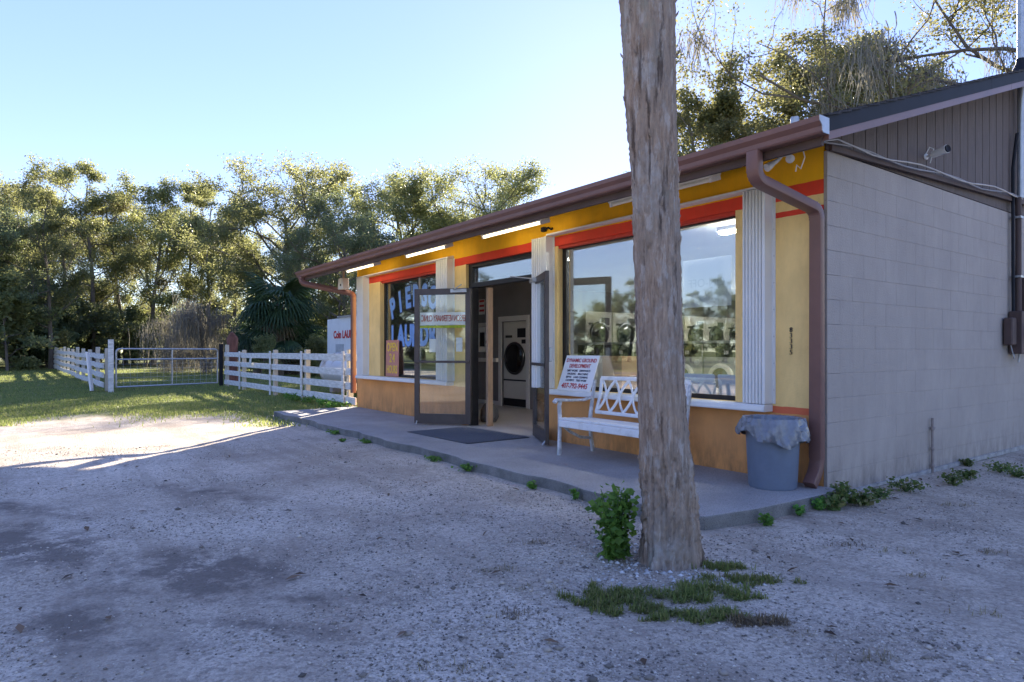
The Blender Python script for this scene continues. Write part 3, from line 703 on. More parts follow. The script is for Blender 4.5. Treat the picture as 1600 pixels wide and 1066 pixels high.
bag = thing('rubbish_bag', (-5.74, .55, .09), 'grey plastic rubbish bag slumped just inside the doorway', 'bag')
bb = MB().lathe([(.02, 0), (.15, .01), (.19, .10), (.17, .24), (.10, .35), (.03, .40), (.05, .44)], (0, 0, 0), 24)
bb.v = [(x*(1+.12*math.sin(7*math.atan2(y, x)+z*20)), y*(1+.12*math.sin(5*math.atan2(y, x)+z*15)), z) for x, y, z in bb.v]
bb.v = [(x*.8, y*.8, z*.8) for x, y, z in bb.v]
bb.build('sack', P('grey_bag', (.07,.072,.08), .3, .1, 5), bag, smooth=True)

# signs by the window
def signboard(name, loc, w, h, lean, base, lines, label, rz=0, thick=.008):
    t = thing(name, loc, label, 'sign', None, rz)
    RX = Matrix.Rotation(lean, 4, 'X')
    o = MB().box(-w/2, w/2, -thick, 0, 0, h).build('board', base, t); o.matrix_local = RX
    for s, sz, zz, mt, sx, off in lines:
        q = text('lettering', s, sz, mt, t, RX @ Matrix.Translation((off, -thick-.002, zz)) @ FRONT @ Matrix.Diagonal((sx, 1, 1, 1)), offset=sz*.02)
    return t
M_ink = P('blue_black_ink', (.03,.035,.07), .6)
MB().box(W2[0]+.01, W2[1]-.01, .201, .60, .695, .7345).build('window_ledge', M_inwhite, shop)
signboard('leaning_sign', (-2.99, -.118, .735), .58, .44, -R(21), M_print,
    [('DYNAMIC GROUND', .066, .355, M_red, .86, 0), ('DEVELOPMENT', .066, .285, M_red, .82, 0), ('DIRT WORK   DRIVEWAYS', .036, .235, M_ink, .95, 0), ('HAULING    MULCHING', .036, .195, M_ink, .95, 0),
     ('SEPTIC    LAND CLEARING', .034, .155, M_ink, .95, 0), ('CULVERTS    TREE WORK', .034, .115, M_ink, .95, 0), ('407-792-9445', .088, .028, M_red, .92, 0)],
    'white DYNAMIC GROUND DEVELOPMENT sign leaning on the window sill beside bench')
M_pink = P('sign_pink', (.50,.22,.17), .6, .1, 3); M_yel = P('sign_yellow', (.75,.52,.05), .6, .1, 6)
signboard('opening_hours_sign', (-8.17, .06, .742), .52, .66, -R(1), M_pink,
    [('OPEN', .22, .46, M_yel, .78, 0), ('2', .22, .26, M_yel, .9, -.065), ('4', .22, .26, M_yel, .9, .065), ('HOURS', .2, .06, M_yel, .66, 0)], 'pink OPEN 24 HOURS sign with yellow letters in left window')

# ------------------------------------------------------------------ things on and around the shop
def soffit(y): return zt(y)-.152
SLOPE = math.atan(SL)
for i, xc in enumerate((-8.45, -6.0, -3.80, -1.42)):
    yy = -.42
    t = thing('strip_light', (xc, yy, soffit(yy)), ['lit strip light under the eave at the far end of the shop', 'lit strip light under the eave above the left storm shutter', 'lit strip light under the eave above the open doors', 'long strip light under the eave partly hidden by palm trunk'][i], 'light', 'strip lights under the eave')
    t.rotation_euler = (SLOPE, 0, 0)
    MB().prism([(-.08, -.004), (.08, -.004), (.065, -.066), (-.065, -.066)], 'x', -.64, .64).build('housing', P('fixture_cream', (.75,.71,.60), .5), t)
    for s in (-1, 1):
        MB().tube([(-.6, s*.04, -.086), (.6, s*.04, -.086)], .019, 10).build('tube', M_tube if i < 3 else P('dull_tube', (.75,.72,.62), .4), t)
        MB().box(s*.615-.012, s*.615+.012, -.07, .07, -.108, -.067).build('lamp_holder', M_plastic, t)
def spot(loc, rz, tilt, label, name='security_camera', s=1, hood=True):
    t = thing(name, loc, label, 'camera' if 'camera' in name else 'light', None, rz)
    MB().lathe([(.03*s, 0), (.03*s, .012*s), (.012*s, .02*s), (.012*s, .06*s)], (0, 0, 0), 16, 'y').build('mount', M_plastic, t, smooth=True).rotation_euler = (0, 0, math.pi)
    b = MB().lathe([(.02*s, 0), (.034*s, .01*s), (.036*s, .12*s), (.04*s, .15*s)], (0, 0, 0), 20, 'y').build('barrel', M_plastic, t, smooth=True)
    b.location = (0, -.07*s, 0); b.rotation_euler = (tilt, 0, math.pi)
    MB().lathe([(.036*s, .151*s), (.034*s, .162*s), (.02*s, .155*s)], (0, 0, 0), 20, 'y').build('lens', M_black, b, smooth=True)
    MB().tube([(0, 0, .02), (.02, -.03, .09), (.05, -.05, .07), (.04, -.02, -.06)], .005, 6).build('cable', M_plastic, t, smooth=True)
    return t
spot((.012+.002, 1.80, 3.10), R(75), .12, 'white security camera on the dark gable siding')
# flood lamps under the near eave corner
fl_ = thing('flood_lamps', (-.20, -.30, soffit(-.30)), 'pair of white bulb flood lamps under the near eave corner', 'light')
MB().lathe([(.05, 0), (.05, -.03), (.02, -.04)], (0, 0, -.012), 16).build('base', M_plastic, fl_, smooth=True)
for s, a in ((-1, 2.4), (1, .9)):
    d = Vector((math.sin(a)*.6*1, -.75, -.35)).normalized() if s > 0 else Vector((-.25, -.8, -.55)).normalized()
    p = Vector((s*.05, 0, -.07)); MB().tube([(0, 0, -.03), p, p+d*.03, p+d*.06, p+d*.10, p+d*.14, p+d*.15], [.01, .014, .018, .02, .03, .034, .012], 14).build('bulb', M_plastic, fl_, smooth=True)
wr = MB().tube([(.12, .03, -.02), (.17, -.02, -.03), (.19, -.02, -.11), (.15, -.01, -.19), (.11, 0, -.15), (.10, 0, -.20)], .005, 6).build('loose_wire', M_plastic, fl_, smooth=True)
fm = thing('wall_lamp', (-9.80, -.22, 2.66), 'white box floodlight hanging under the far eave corner', 'light')
MB().prism([(-.10, 0), (.10, 0), (.13, -.22), (-.13, -.22)], 'y', -.07, .07).build('housing', M_plastic, fm, bevel=.01)
MB().box(-.02, .02, -.02, .02, -.0, .15).build('bracket', M_galv, fm)
MB().lathe([(.025, -.071), (.02, -.078)], (.03, 0, -.14), 12, 'y').build('sensor', M_black, fm)
cam2 = thing('small_camera', (-3.62, -.001, 2.74), 'small black camera on the yellow wall above the middle shutter', 'camera')
MB().box(-.07, .0, -.06, 0, -.03, .03).build('camera_body', M_black, cam2, bevel=.012); MB().tube([(0, -.03, 0), (.06, -.03, .01), (.10, -.02, -.02), (.12, -.01, 0)], .012, 6).build('cable', M_black, cam2)
# electrical service on the gable
me_ = thing('electric_meter', (.014, 4.15, 1.17), 'dark electric meter boxes with conduit on the grey gable wall', 'meter')
MB().box(0, .13, -.10, .22, 0, .50).build('meter_box', M_dkbrown, me_, bevel=.008)
MB().box(0, .09, -.28, -.13, .10, .42).build('junction_box', M_dkbrown, me_, bevel=.012)
MB().lathe([(.085, .131), (.085, .17), (.07, .21), (.02, .22)], (0, .14, .27), 24, 'x').build('meter_dial', P('dial', (.35,.4,.45), .15), me_, smooth=True)
MB().box(0, .11, .26, .62, .05, .95).build('breaker_box', M_dkbrown, me_, bevel=.008)
MB().tube([(.06, .02, .50), (.06, .02, 1.85)], .032, 12).build('conduit', M_dkbrown, me_, smooth=True)
MB().tube([(.035, -.06, .45), (.03, -.055, 1.2), (.03, -.06, 2.2), (.06, -.02, 2.6)], .018, 8).build('cable', M_black, me_, smooth=True)
MB().tube([(.05, -.2, .11), (.07, -.17, -.03), (.06, -.12, -.06), (.05, -.08, .0)], .006, 6).build('loose_wire', M_galv, me_)
MB().tube([(.06, .06, 0), (.05, .06, -.10)], .012, 8).build('ground_rod', M_galv, me_)
for z in (.9, 1.6): MB().box(0, .10, -.03, .07, z, z+.025).build('strap', M_galv, me_)
mt_ = thing('service_mast', (.075, 4.24, 3.02), 'grey service mast pipe rising through the roof edge', 'mast')
MB().tube([(0, 0, 0), (0, 0, 3.6)], .036, 14).build('pipe', M_galv, mt_, smooth=True)
MB().lathe([(.10, 0), (.05, .10), (.045, .16)], (0, 0, zt(4.24)-3.02+.01), 16).build('roof_boot', M_black, mt_, smooth=True)
MB().tube([(.04, 0, 2.9), (.10, .3, 2.7), (.12, 1.2, 2.9)], .012, 6).build('service_cable', M_black, mt_, smooth=True)
pp = thing('standpipe', (.028, 1.93, 0), 'thin rusty pipe standing against the grey block wall', 'pipe')
MB().tube([(0, 0, -.02), (0, 0, .54)], .012, 10).build('pipe', P('pipe_paint', (.26,.22,.20), .6, .25, 12), pp, smooth=True)
for z in (.05, .22, .42): MB().lathe([(.013, 0), (.019, .004), (.019, .03), (.013, .034)], (0, 0, z), 10).build('coupling', MATS['pipe_paint'], pp)
MB().tube([(0, 0, .42), (0, .05, .44)], .008, 6).build('tap', MATS['pipe_paint'], pp)
wires = thing('cable_run', (.05, 0, 2.9), 'grey cables strung along the gable at the wall top', 'cable')
for k in range(2):
    pth = [(.02+.012*k+.006*math.sin(i*1.7+k), .0+4.3*i/14, .035*(4.3*i/14)*.98-.02+.022*math.sin(i*1.1+k*2)+.012*k) for i in range(15)]
    MB().tube([(-.03, -.25, -.03-.01*k)]+pth, .0065, 6).build('wire', M_galv if k % 2 else P('cable_grey', (.30,.30,.31), .6), wires, smooth=True)
vt = thing('roof_vent', (-1.2, 1.55, zt(1.55)), 'small grey vent pipe standing on the roof slope', 'vent')
MB().tube([(0, 0, -.02), (0, 0, .17)], .045, 12).build('pipe', M_galv, vt, smooth=True); MB().lathe([(.10, -.03), (.09, .02), (.05, .06)], (0, 0, 0), 14).build('flashing', M_galv, vt, smooth=True)

# trash can with liner
tc_ = thing('trash_can', (-.275, -.345, .09), 'round blue-grey plastic trash can beside the brown downspout', 'trash can')
M_can = P('can_grey', (.155,.19,.25), .5, .15, 4, .12, 50)
MB().lathe([(.18, 0), (.188, .012), (.212, .50), (.226, .505), (.23, .53), (.226, .555), (.21, .555), (.17, .03), (.01, .03)], (0, 0, 0), 40).build('body', M_can, tc_, smooth=True)
MB().box(-.262, -.222, -.05, .05, .47, .52).build('handle', M_can, tc_, bevel=.01); MB().box(.222, .262, -.05, .05, .47, .52).build('handle', M_can, tc_, bevel=.01)
ln = MB(); prof = [(.16, .33), (.19, .50), (.218, .565), (.236, .568), (.250, .535), (.262, .495), (.27, .455), (.274, .42), (.272, .40)]
n = 120
for i, (r, h) in enumerate(prof):
    for j in range(n):
        a = 2*math.pi*j/n; k = i/(len(prof)-1)
        w = .010*math.sin(9*a+i*.9)+.006*math.sin(23*a-i*1.3)+.004*math.sin(41*a+i*2)
        hh = h+(.022*math.sin(3*a+.8)+.015*math.sin(7*a+2)-.03*math.cos(a-.4) if i > 4 else 0)*k*1.2
        ln.v.append(((r+w*(.4+k))*math.cos(a), (r+w*(.4+k))*math.sin(a), hh))
for i in range(len(prof)-1):
    for j in range(n): a = i*n+j; b = i*n+(j+1) % n; ln.f.append((a, b, b+n, a+n))
lin = ln.build('bin_liner', P('liner_film', (.17,.185,.21), .2, .2, 14, .7, 30, spec=.7), None, loc=(-.275, -.345, .092), smooth=True)
tag(lin, 'crumpled grey plastic liner folded over the trash can rim', 'bin liner')

# door mat
mat_ = thing('door_mat', (-4.58, -.60, .092), 'dark grey rubber mat with diamond pattern before the doors', 'mat', None, R(1.5))
M_rub = P('rubber', (.055,.06,.07), .7, .15, 8)
MB().box(-.74, .74, -.48, .48, 0, .008).build('base', M_rub, mat_, bevel=.003)
rb = MB()
for s in (-1, 1):
    for k in range(-26, 27):
        pts = []
        # diagonal ribs clipped to the mat
        c = k*.055
        for t_ in (-.46, .46):
            pts.append((c+s*t_, t_))
        (x0, y0), (x1, y1) = pts
        def clip(x, y): 
            if x < -.71: y += (-.71-x)*s; x = -.71
            if x > .71: y += (.71-x)*s; x = .71
            return x, y
        x0, y0 = clip(x0, y0); x1, y1 = clip(x1, y1)
        if abs(x1-x0) < .03 or abs(y0) > .47 or abs(y1) > .47: continue
        rb.tube([(x0, y0, .008), (x1, y1, .008)], .0055, 4)
rb.build('ribs', P('rubber_rib', (.085,.092,.105), .6), mat_)

# white lattice bench
bn = thing('garden_bench', (-1.90, -.45, .09), 'white metal garden bench with crossed lattice back under the window', 'bench')
M_bw = P('bench_white', (.74,.745,.74), .45, 0, 9, .15, 60, col2=(.55,.55,.53), thr=(.52,.72)); M_bg = P('bench_worn', (.42,.43,.44), .5, .0, 14, .2, 60, col2=(.66,.66,.65), thr=(.45,.6))
L2 = .66
for s in (-1, 1):
    x = s*L2
    MB().tube([(x, -.25, 0), (x, -.245, .2), (x, -.24, .40), (x, -.25, .52), (x, -.235, .585)], [.026, .021, .024, .022, .024], sect=rr(1.6, 1.6, .4)).build('leg', M_bg, bn, smooth=True)
    MB().tube([(x, .24, 0), (x, .205, .2), (x, .20, .38), (x, .235, .60), (x, .27, .79)], [.026, .021, .024, .021, .02], sect=rr(1.6, 1.6, .4)).build('leg', M_bg, bn, smooth=True)
    MB().tube([(x, -.32, .565), (x, -.29, .592), (x, -.1, .58), (x, .1, .575), (x, .225, .60)], [.028, .03, .026, .024, .022], sect=rr(2.0, 1.1, .4)).build('armrest', M_bg, bn, smooth=True)
    MB().tube([(x, -.24, .34), (x, -.1, .24), (x, .05, .17), (x, .205, .15)], .016, 8).build('brace', M_bg, bn, smooth=True)
MB().box(-L2+.02, L2-.02, -.275, -.25, .305, .378).build('apron', M_bw, bn, bevel=.006)
for k in range(5):
    yy = -.265+k*.095
    MB().box(-L2+.01, L2-.01, yy, yy+.085, .38-.006*k, .402-.006*k).build('slat', M_bw, bn, bevel=.005)
def bp_(u, v): return (u, .225+.105*v, .40+.41*v)      # point on the leaning back: u across, v up 0..1
SQ = rr(1.0, 2.0, .3)
MB().tube([bp_(-L2+.05, 1), bp_(0, 1.02), bp_(L2-.05, 1)], .022, sect=rr(1.3, 2.0, .4)).build('top_rail', M_bw, bn, smooth=True)
MB().tube([bp_(-L2+.05, .10), bp_(L2-.05, .10)], .018, sect=rr(1.3, 2.2, .4)).build('bottom_rail', M_bw, bn, smooth=True)
for s in (-1, 1): MB().tube([bp_(s*(L2-.06), .10), bp_(s*(L2-.075), .55), bp_(s*(L2-.05), 1)], .02, sect=rr(1.3, 2.0, .4)).build('back_post', M_bw, bn, smooth=True)
nb_ = 6; wv = (2*L2-.14)/nb_
for k in range(-1, nb_+1):
    for s in (-1, 1):
        pts = []
        for i in range(13):
            v = .1+.9*i/12; u = -L2+.07+wv*(k+.5)+s*wv*(v-.55)/.9*1.15+s*.018*math.sin((v-.1)/.9*math.pi*2)
            if -L2+.06 <= u <= L2-.06: pts.append(bp_(u, v))
        if len(pts) > 2: MB().tube(pts, .0145, sect=rr(1.0, 2.1, .4)).build('lattice_bar', M_bw, bn, smooth=True)

# ------------------------------------------------------------------ palm trunk in front
def barkmat():
    m = bpy.data.materials.new('palm_bark'); m.use_nodes = True; t = m.node_tree; N = t.nodes; L = t.links
    b = N['Principled BSDF']; b.inputs['Roughness'].default_value = .95; b.inputs['Specular IOR Level'].default_value = .1
    tc = N.new('ShaderNodeTexCoord')
    def ns(sc, st, det=8, ro=.65):
        mp = N.new('ShaderNodeMapping'); mp.inputs['Scale'].default_value = st; L.new(tc.outputs['Object'], mp.inputs[0])
        n = N.new('ShaderNodeTexNoise'); n.inputs['Scale'].default_value = sc; n.inputs['Detail'].default_value = det; n.inputs['Roughness'].default_value = ro
        L.new(mp.outputs[0], n.inputs['Vector']); return n.outputs['Fac']
    def rp(x, a, ca, c, cc):
        r = N.new('ShaderNodeValToRGB'); e = r.color_ramp.elements; e[0].position = a; e[0].color = (*ca, 1); e[1].position = c; e[1].color = (*cc, 1); L.new(x, r.inputs[0]); return r.outputs[0]
    def mix(f, a, c):
        q = N.new('ShaderNodeMix'); q.data_type = 'RGBA'; L.new(f, q.inputs[0]); L.new(a, q.inputs[6])
        L.new(c, q.inputs[7]) if hasattr(c, 'links') else setattr(q.inputs[7], 'default_value', (*c, 1)); return q.outputs[2]
    fib = ns(48, (1, 1, .11), 10, .72); base = rp(fib, .32, (.19,.135,.098), .68, (.55,.42,.315))
    base = mix(rp(ns(5, (1, 1, .35)), .42, (0,0,0), .62, (.75,.75,.75)), base, (.31,.265,.22))
    fleck = rp(ns(26, (1, 1, .22), 5, .7), .53, (0,0,0), .63, (.62,.62,.62)); base = mix(fleck, base, (.54,.49,.44))
    pale = rp(ns(3.3, (1, 1, .7)), .56, (0,0,0), .66, (.6,.6,.6)); base = mix(pale, base, (.50,.48,.45))
    moss = rp(ns(2.1, (1.2, 1.2, .8)), .60, (0,0,0), .68, (.6,.6,.6)); base = mix(moss, base, (.27,.29,.235))
    crk = rp(ns(17, (1, 1, .10), 6, .6), .36, (.8,.8,.8), .44, (0,0,0)); base = mix(crk, base, (.07,.05,.04))
    L.new(base, b.inputs['Base Color'])
    bp = N.new('ShaderNodeBump'); bp.inputs['Strength'].default_value = 1; bp.inputs['Distance'].default_value = .02; L.new(fib, bp.inputs['Height']); L.new(bp.outputs[0], b.inputs['Normal'])
    return m
M_bark0 = barkmat()
def palm_trunk():
    zz = np.concatenate([np.linspace(-.06, 3.6, 240), np.linspace(3.7, 8.0, 40)]); na = 110
    rz = np.interp(zz, [-.06, .02, .12, .35, .8, 1.2, 2.1, 3.15, 5, 8], [.195, .176, .160, .149, .136, .129, .129, .152, .16, .15])
    off = np.interp(zz, [0, .35, 1.0, 2.1, 3.15, 8], [0, -.004, -.045, -.085, -.124, -.34])
    a = np.linspace(0, 2*np.pi, na, endpoint=False)
    A, Z = np.meshgrid(a, zz); RR = np.repeat(rz[:, None], na, 1)
    wv = .004*np.sin(A*23+2*np.sin(Z*1.7))+.003*np.sin(A*41+Z*3)+.0025*np.sin(A*13-Z*2.2)+.004*np.sin(A*3+Z*2.6)+.0025*np.sin(Z*34+np.sin(A*3)*2)+.003*np.abs(np.sin(A*17+1.5*np.sin(Z*2.3)+np.sin(Z*7)))*np.sin(Z*9+A*4)+.003*rng.standard_normal(A.shape)+.006*np.sin(Z*5.1+A)*np.sin(A*2+Z*1.3)
    RR = RR*(1+0*A)+wv*(.7+.6*(Z < .6))
    flare = np.exp(-np.clip(Z, 0, 9)/.10)*.012*np.sin(A*9+1); RR = RR+flare
    X = RR*np.cos(A)+RGT[0]*off[:, None]; Y = RR*np.sin(A)+RGT[1]*off[:, None]
    V = np.stack([X, Y, Z], -1).reshape(-1, 3); n = len(zz); i = np.arange(n*na).reshape(n, na)
    F = np.stack([i[:-1], np.roll(i[:-1], -1, 1), np.roll(i[1:], -1, 1), i[1:]], -1).reshape(-1, 4)
    return V, F
palm = thing('palm_tree', (.287, -2.277, 0), 'tall weathered palm trunk standing in gravel before the shop', 'palm tree')
V, F = palm_trunk(); onp('trunk', V, F, M_bark0, palm, smooth=True)
random.seed(11)
for k in range(26):    # fibre splinters and old boot stubs on the upper trunk
    z = random.uniform(1.6, 3.6); a = random.uniform(0, 6.28); r = float(np.interp(z, [1.2, 2.1, 3.15, 5], [.133, .134, .157, .165]))
    o_ = float(np.interp(z, [1, 2.1, 3.15, 8], [-.045, -.085, -.124, -.34])); c, s = math.cos(a), math.sin(a)
    p = Vector((r*c+RGT[0]*o_, r*s+RGT[1]*o_, z)); q = Vector((c, s, 0))
    MB().tube([p-q*.01, p+q*.008+Vector((0, 0, .02)), p+q*.016+Vector((0, 0, random.uniform(.03, .06)))], [.009, .006, .0015], 5).build('bark_splinter', M_bark0, palm)

# ------------------------------------------------------------------ foliage makers
def leaves_np(C, size, rs, aspect=.55, flat=.3, up=None):
    n = len(C); u = rs.standard_normal((n, 3)); u[:, 2] *= (1-flat); u /= np.linalg.norm(u, axis=1, keepdims=True)
    w = rs.standard_normal((n, 3)); w = np.cross(u, w); w /= np.linalg.norm(w, axis=1, keepdims=True)+1e-9
    s = size*(.6+.8*rs.random(n))[:, None]; nrm = np.cross(u, w)*s*.12
    V = np.stack([C-u*s*.5, C+w*s*.5*aspect+nrm, C+u*s*.5, C-w*s*.5*aspect+nrm], 1).reshape(-1, 3)
    return V, np.arange(n*4).reshape(n, 4)
class Tubes:
    def __init__(s): s.V = []; s.F = []; s.k = 0
    def add(s, P_, r, n=6):
        P_ = np.asarray(P_, float); m = len(P_); T = np.gradient(P_, axis=0); T /= np.linalg.norm(T, axis=1, keepdims=True)+1e-9
        ref = np.array([1., .3, .1]) if abs(T[0, 2]) > .8 else np.array([0, 0, 1.])
        u = np.cross(T, ref); u /= np.linalg.norm(u, axis=1, keepdims=True)+1e-9; w = np.cross(T, u)
        a = np.linspace(0, 2*np.pi, n, endpoint=False)
        ring = P_[:, None]+(u[:, None]*np.cos(a)[None, :, None]+w[:, None]*np.sin(a)[None, :, None])*np.asarray(r)[:, None, None]
        s.V.append(ring.reshape(-1, 3)); i = np.arange(m*n).reshape(m, n)+s.k
        s.F.append(np.stack([i[:-1], np.roll(i[:-1], -1, 1), np.roll(i[1:], -1, 1), i[1:]], -1).reshape(-1, 4)); s.k += m*n
    def get(s): return np.concatenate(s.V), np.concatenate(s.F)
def skeleton(seed, h, tr, base, spread, nl, levels=3, up=.35, wig=.18, lean=0, kids=6, trunk_to=.85, clus=22, cr=.5):
    rs = np.random.default_rng(seed); tb = Tubes(); tips = []; bp = []
    def path(p, d, ln, ns, wg, tro):
        pts = [p]; d = d/np.linalg.norm(d)
        for _ in range(ns):
            d = d+wg*rs.standard_normal(3)+np.array([0, 0, tro]); d /= np.linalg.norm(d); pts.append(pts[-1]+d*ln/ns)
        return np.array(pts), d
    def grow(p, d, ln, r, lv):
        ns = 6 if lv < 2 else 4
        pts, _ = path(p, d, ln, ns, wig, .07*up); rad = r*np.linspace(1, .35, ns+1); tb.add(pts, rad, 7 if lv < 1 else (5 if lv < 2 else 3)); bp.append(pts)
        if lv >= levels:
            tips.append(pts[1:]); return
        for k in range(kids if lv else kids+1):
            t = .35+.65*(k+rs.random())/(kids+.5); t = min(t, 1); q = pts[0]*0; f = t*ns; i = min(int(f), ns-1); q = pts[i]+(pts[i+1]-pts[i])*(f-i)
            dd = (pts[i+1]-pts[i]); dd = dd/np.linalg.norm(dd)+.85*rs.standard_normal(3)*np.array([1, 1, .6])+np.array([0, 0, up*.4])
            grow(q, dd, ln*(.38+.25*rs.random())*(1.15-.4*t), r*.42, lv+1)
        tips.append(pts[-3:] if lv < 2 else pts[1:])
    tp, _ = path(np.array([0, 0, -.2]), np.array([lean, 0, 1.]), h*trunk_to, 9, .06, .03)
    rad = tr*np.interp(np.linspace(0, 1, 10), [0, .05, .2, 1], [1.5, 1.15, 1, .25]); tb.add(tp, rad, 10)
    for k in range(nl):
        t = base+(1-base)*(k+.5*rs.random())/nl; f = min(t, .999)*9; i = int(f); q = tp[i]+(tp[i+1]-tp[i])*(f-i)
        a = k*2.4+rs.random()*.8; el = .25+.9*t*up+.3*rs.random(); ext = spread*(1.05-.55*abs(t-.55)/.5)*(.7+.5*rs.random())
        grow(q, np.array([math.cos(a), math.sin(a), el]), ext, tr*.38*(1.1-.6*t), 1)
    tips.append(tp[-2:])
    T = np.concatenate(tips); u_ = rs.standard_normal((len(T)*clus, 3)); u_ /= np.linalg.norm(u_, axis=1, keepdims=True); C = np.repeat(T, clus, 0)+u_*(cr*1.25*rs.random((len(u_), 1))**.55)*np.array([1, 1, .7])
    return tb.get(), C, bp, rs
M_bark = P('tree_bark', (.15,.125,.10), .95, .35, 5, .6, 30, stretch=(1,1,.3))
LG = leafmat('leaf_oak', [(.09,.12,.055),(.13,.16,.075),(.17,.19,.09),(.21,.215,.10)], .5, (.46,.46,.16))
LY = leafmat('leaf_yellow', [(.10,.13,.055),(.14,.17,.07),(.19,.20,.085),(.26,.235,.095)], .5, (.44,.45,.16))
LD = leafmat('leaf_dark', [(.09,.135,.085),(.12,.165,.10),(.17,.20,.11)], .45, (.34,.38,.14))
LO = leafmat('leaf_olive', [(.09,.11,.05),(.13,.145,.065),(.18,.18,.075),(.25,.215,.09)], .4, (.40,.38,.15))
LM = leafmat('moss_grey', [(.15,.145,.125),(.21,.20,.17),(.26,.25,.20)], .35, (.36,.33,.24), .9)
def moss_np(bp, n, rs, lmin, lmax, w=.011, clump=0):
    allp = np.concatenate(bp); p = allp[rs.integers(0, len(allp), n)]; V = []; F = []
    if clump: p = allp[rs.integers(0, len(allp), clump)][rs.integers(0, clump, n)]+rs.standard_normal((n, 3))*np.array([.16, .16, .05])
    ln = lmin+(lmax-lmin)*rs.random(n)**1.7; m = 4; a = rs.random(n)*6.28
    off = np.stack([np.cos(a), np.sin(a), 0*a], 1)*w; drift = rs.standard_normal((n, 3))*np.array([.2, .2, 0]); st = rs.standard_normal((n, 3))*np.array([.2, .2, .1])
    for k in range(m+1):
        t = k/m; c = p+st+np.array([0, 0, -1])*(ln*t)[:, None]+drift*t+rs.standard_normal((n, 3))*.035; ww = (1-t*.8)*(1+.5*math.sin(3*t))
        V.append(np.stack([c-off*ww, c+off*ww], 1))
    V = np.stack(V, 1).reshape(-1, 3); b = np.arange(n)[:, None, None]*(2*(m+1)); q = np.array([(2*k, 2*k+1, 2*k+3, 2*k+2) for k in range(m)])[None]
    return V, (b+q).reshape(-1, 4)
def tree_proto(name, mat, leaf, asp=.55, moss=0, mossl=(.3, 1.2), keep=1.0, clump=0, **k):
    (BV, BF), C, bp, rs = skeleton(**k)
    if keep < 1: C = C[rs.random(len(C)) < keep]
    # thin the foliage in patches so that sky shows through
    q = np.sin(C[:, 0]*1.3+k['seed'])+np.sin(C[:, 1]*1.5+2*k['seed'])+np.sin(C[:, 2]*1.7+k['seed'])
    C = C[rs.random(len(C)) < np.clip(.9+.24*q, .25, 1)]
    LV, LF = leaves_np(C, leaf, rs, asp)
    d = dict(trunk=mesh_np('trunk', BV, BF, M_bark, True), crown=mesh_np('crown', LV, LF, mat))
    if moss:
        mv, mf = moss_np(bp[len(bp)//8:], moss, rs, *mossl, clump=clump); d['spanish_moss'] = mesh_np('spanish_moss', mv, mf, LM)
    return d
def plant_tree(name, proto, x, y, s, rz, label, cat, group=None, sz=None):
    t = thing(name, (x, y, float(gz(x, y))-.03), label, cat, group, rz); t.scale = (s, s, sz or s)
    for nm, me in proto.items():
        o = link(bpy.data.objects.new(nm, me), t)
        if nm == 'spanish_moss': o['kind'] = 'stuff'
    return t
wood = [tree_proto('w', m_, .15, seed=20+i, h=16, tr=.17, base=.20, spread=4.3, nl=14, levels=3, up=.6, kids=4, clus=21, cr=.48, moss=350, mossl=(.3, 1.3), wig=.2) for i, m_ in enumerate((LG, LY, LO, LY))]
oak = [tree_proto('o', m_, .15, seed=40+i, h=13.5, tr=.36, base=.22, spread=7.4, nl=18, levels=3, up=.5, kids=5, clus=30, cr=.52, moss=400, mossl=(.3, 1.2), wig=.22) for i, m_ in enumerate((LG, LG, LD))]
thin = [tree_proto('t', LO, .11, asp=.6, seed=60+i, h=11.5, tr=.11, base=.30, spread=3.4, nl=14, levels=3, up=.8, kids=4, clus=16, cr=.30, wig=.2) for i in range(3)]
mossoak = tree_proto('m', LO, .095, asp=.6, seed=81, h=12.5, tr=.34, base=.30, spread=7.5, nl=14, levels=3, up=.35, kids=5, clus=44, cr=.40, moss=8000, mossl=(.2, 1.5), clump=90, wig=.22)
shrub = [tree_proto('s', m_, .15, seed=90+i, h=3.2, tr=.05, base=.08, spread=1.9, nl=11, levels=2, up=.6, kids=5, clus=34, cr=.30, wig=.25) for i, m_ in enumerate((LD, LG, LY))]
greyb = tree_proto('g', LM, .10, asp=.3, seed=97, h=3.8, tr=.06, base=.05, spread=2.3, nl=16, levels=2, up=.5, kids=5, clus=8, cr=.22, moss=1600, mossl=(.5, 2.2), wig=.25)

random.seed(21)
WOODL = 'slender moss-hung woodland tree in the wood behind the far white fence'
# front row of the wood, left to right, then deeper rows
ORD = ['first', 'second', 'third', 'fourth', 'fifth', 'sixth', 'seventh', 'eighth', 'ninth', 'tenth']
front = [(-60,46,.95,1),(18,50,1.0,3),(62,54,.92,0),(112,50,.98,1),(148,47,.97,0),(196,51,.95,2),(238,49,.97,3),(285,52,.94,1),(322,50,.9,0),(362,54,.9,3)]
for i, (px, d, s, p) in enumerate(front):
    x, y = along(px, d); plant_tree('woodland_tree', wood[p], x, y, s*random.uniform(.95, 1.03), random.uniform(0, 6.28), ORD[i]+' tall woodland tree from the left in front row behind white fence', 'tree', 'trees of the wood behind the fence')
for px in range(-120, 640, 52):
    d = random.uniform(60, 72); x, y = along(px+random.uniform(-15, 15), d)
    plant_tree('woodland_tree', wood[random.randrange(4)], x, y, random.uniform(.98, 1.15)*(1 if px < 330 else .8), random.uniform(0, 6.28), WOODL, 'tree', 'trees of the wood behind the fence')
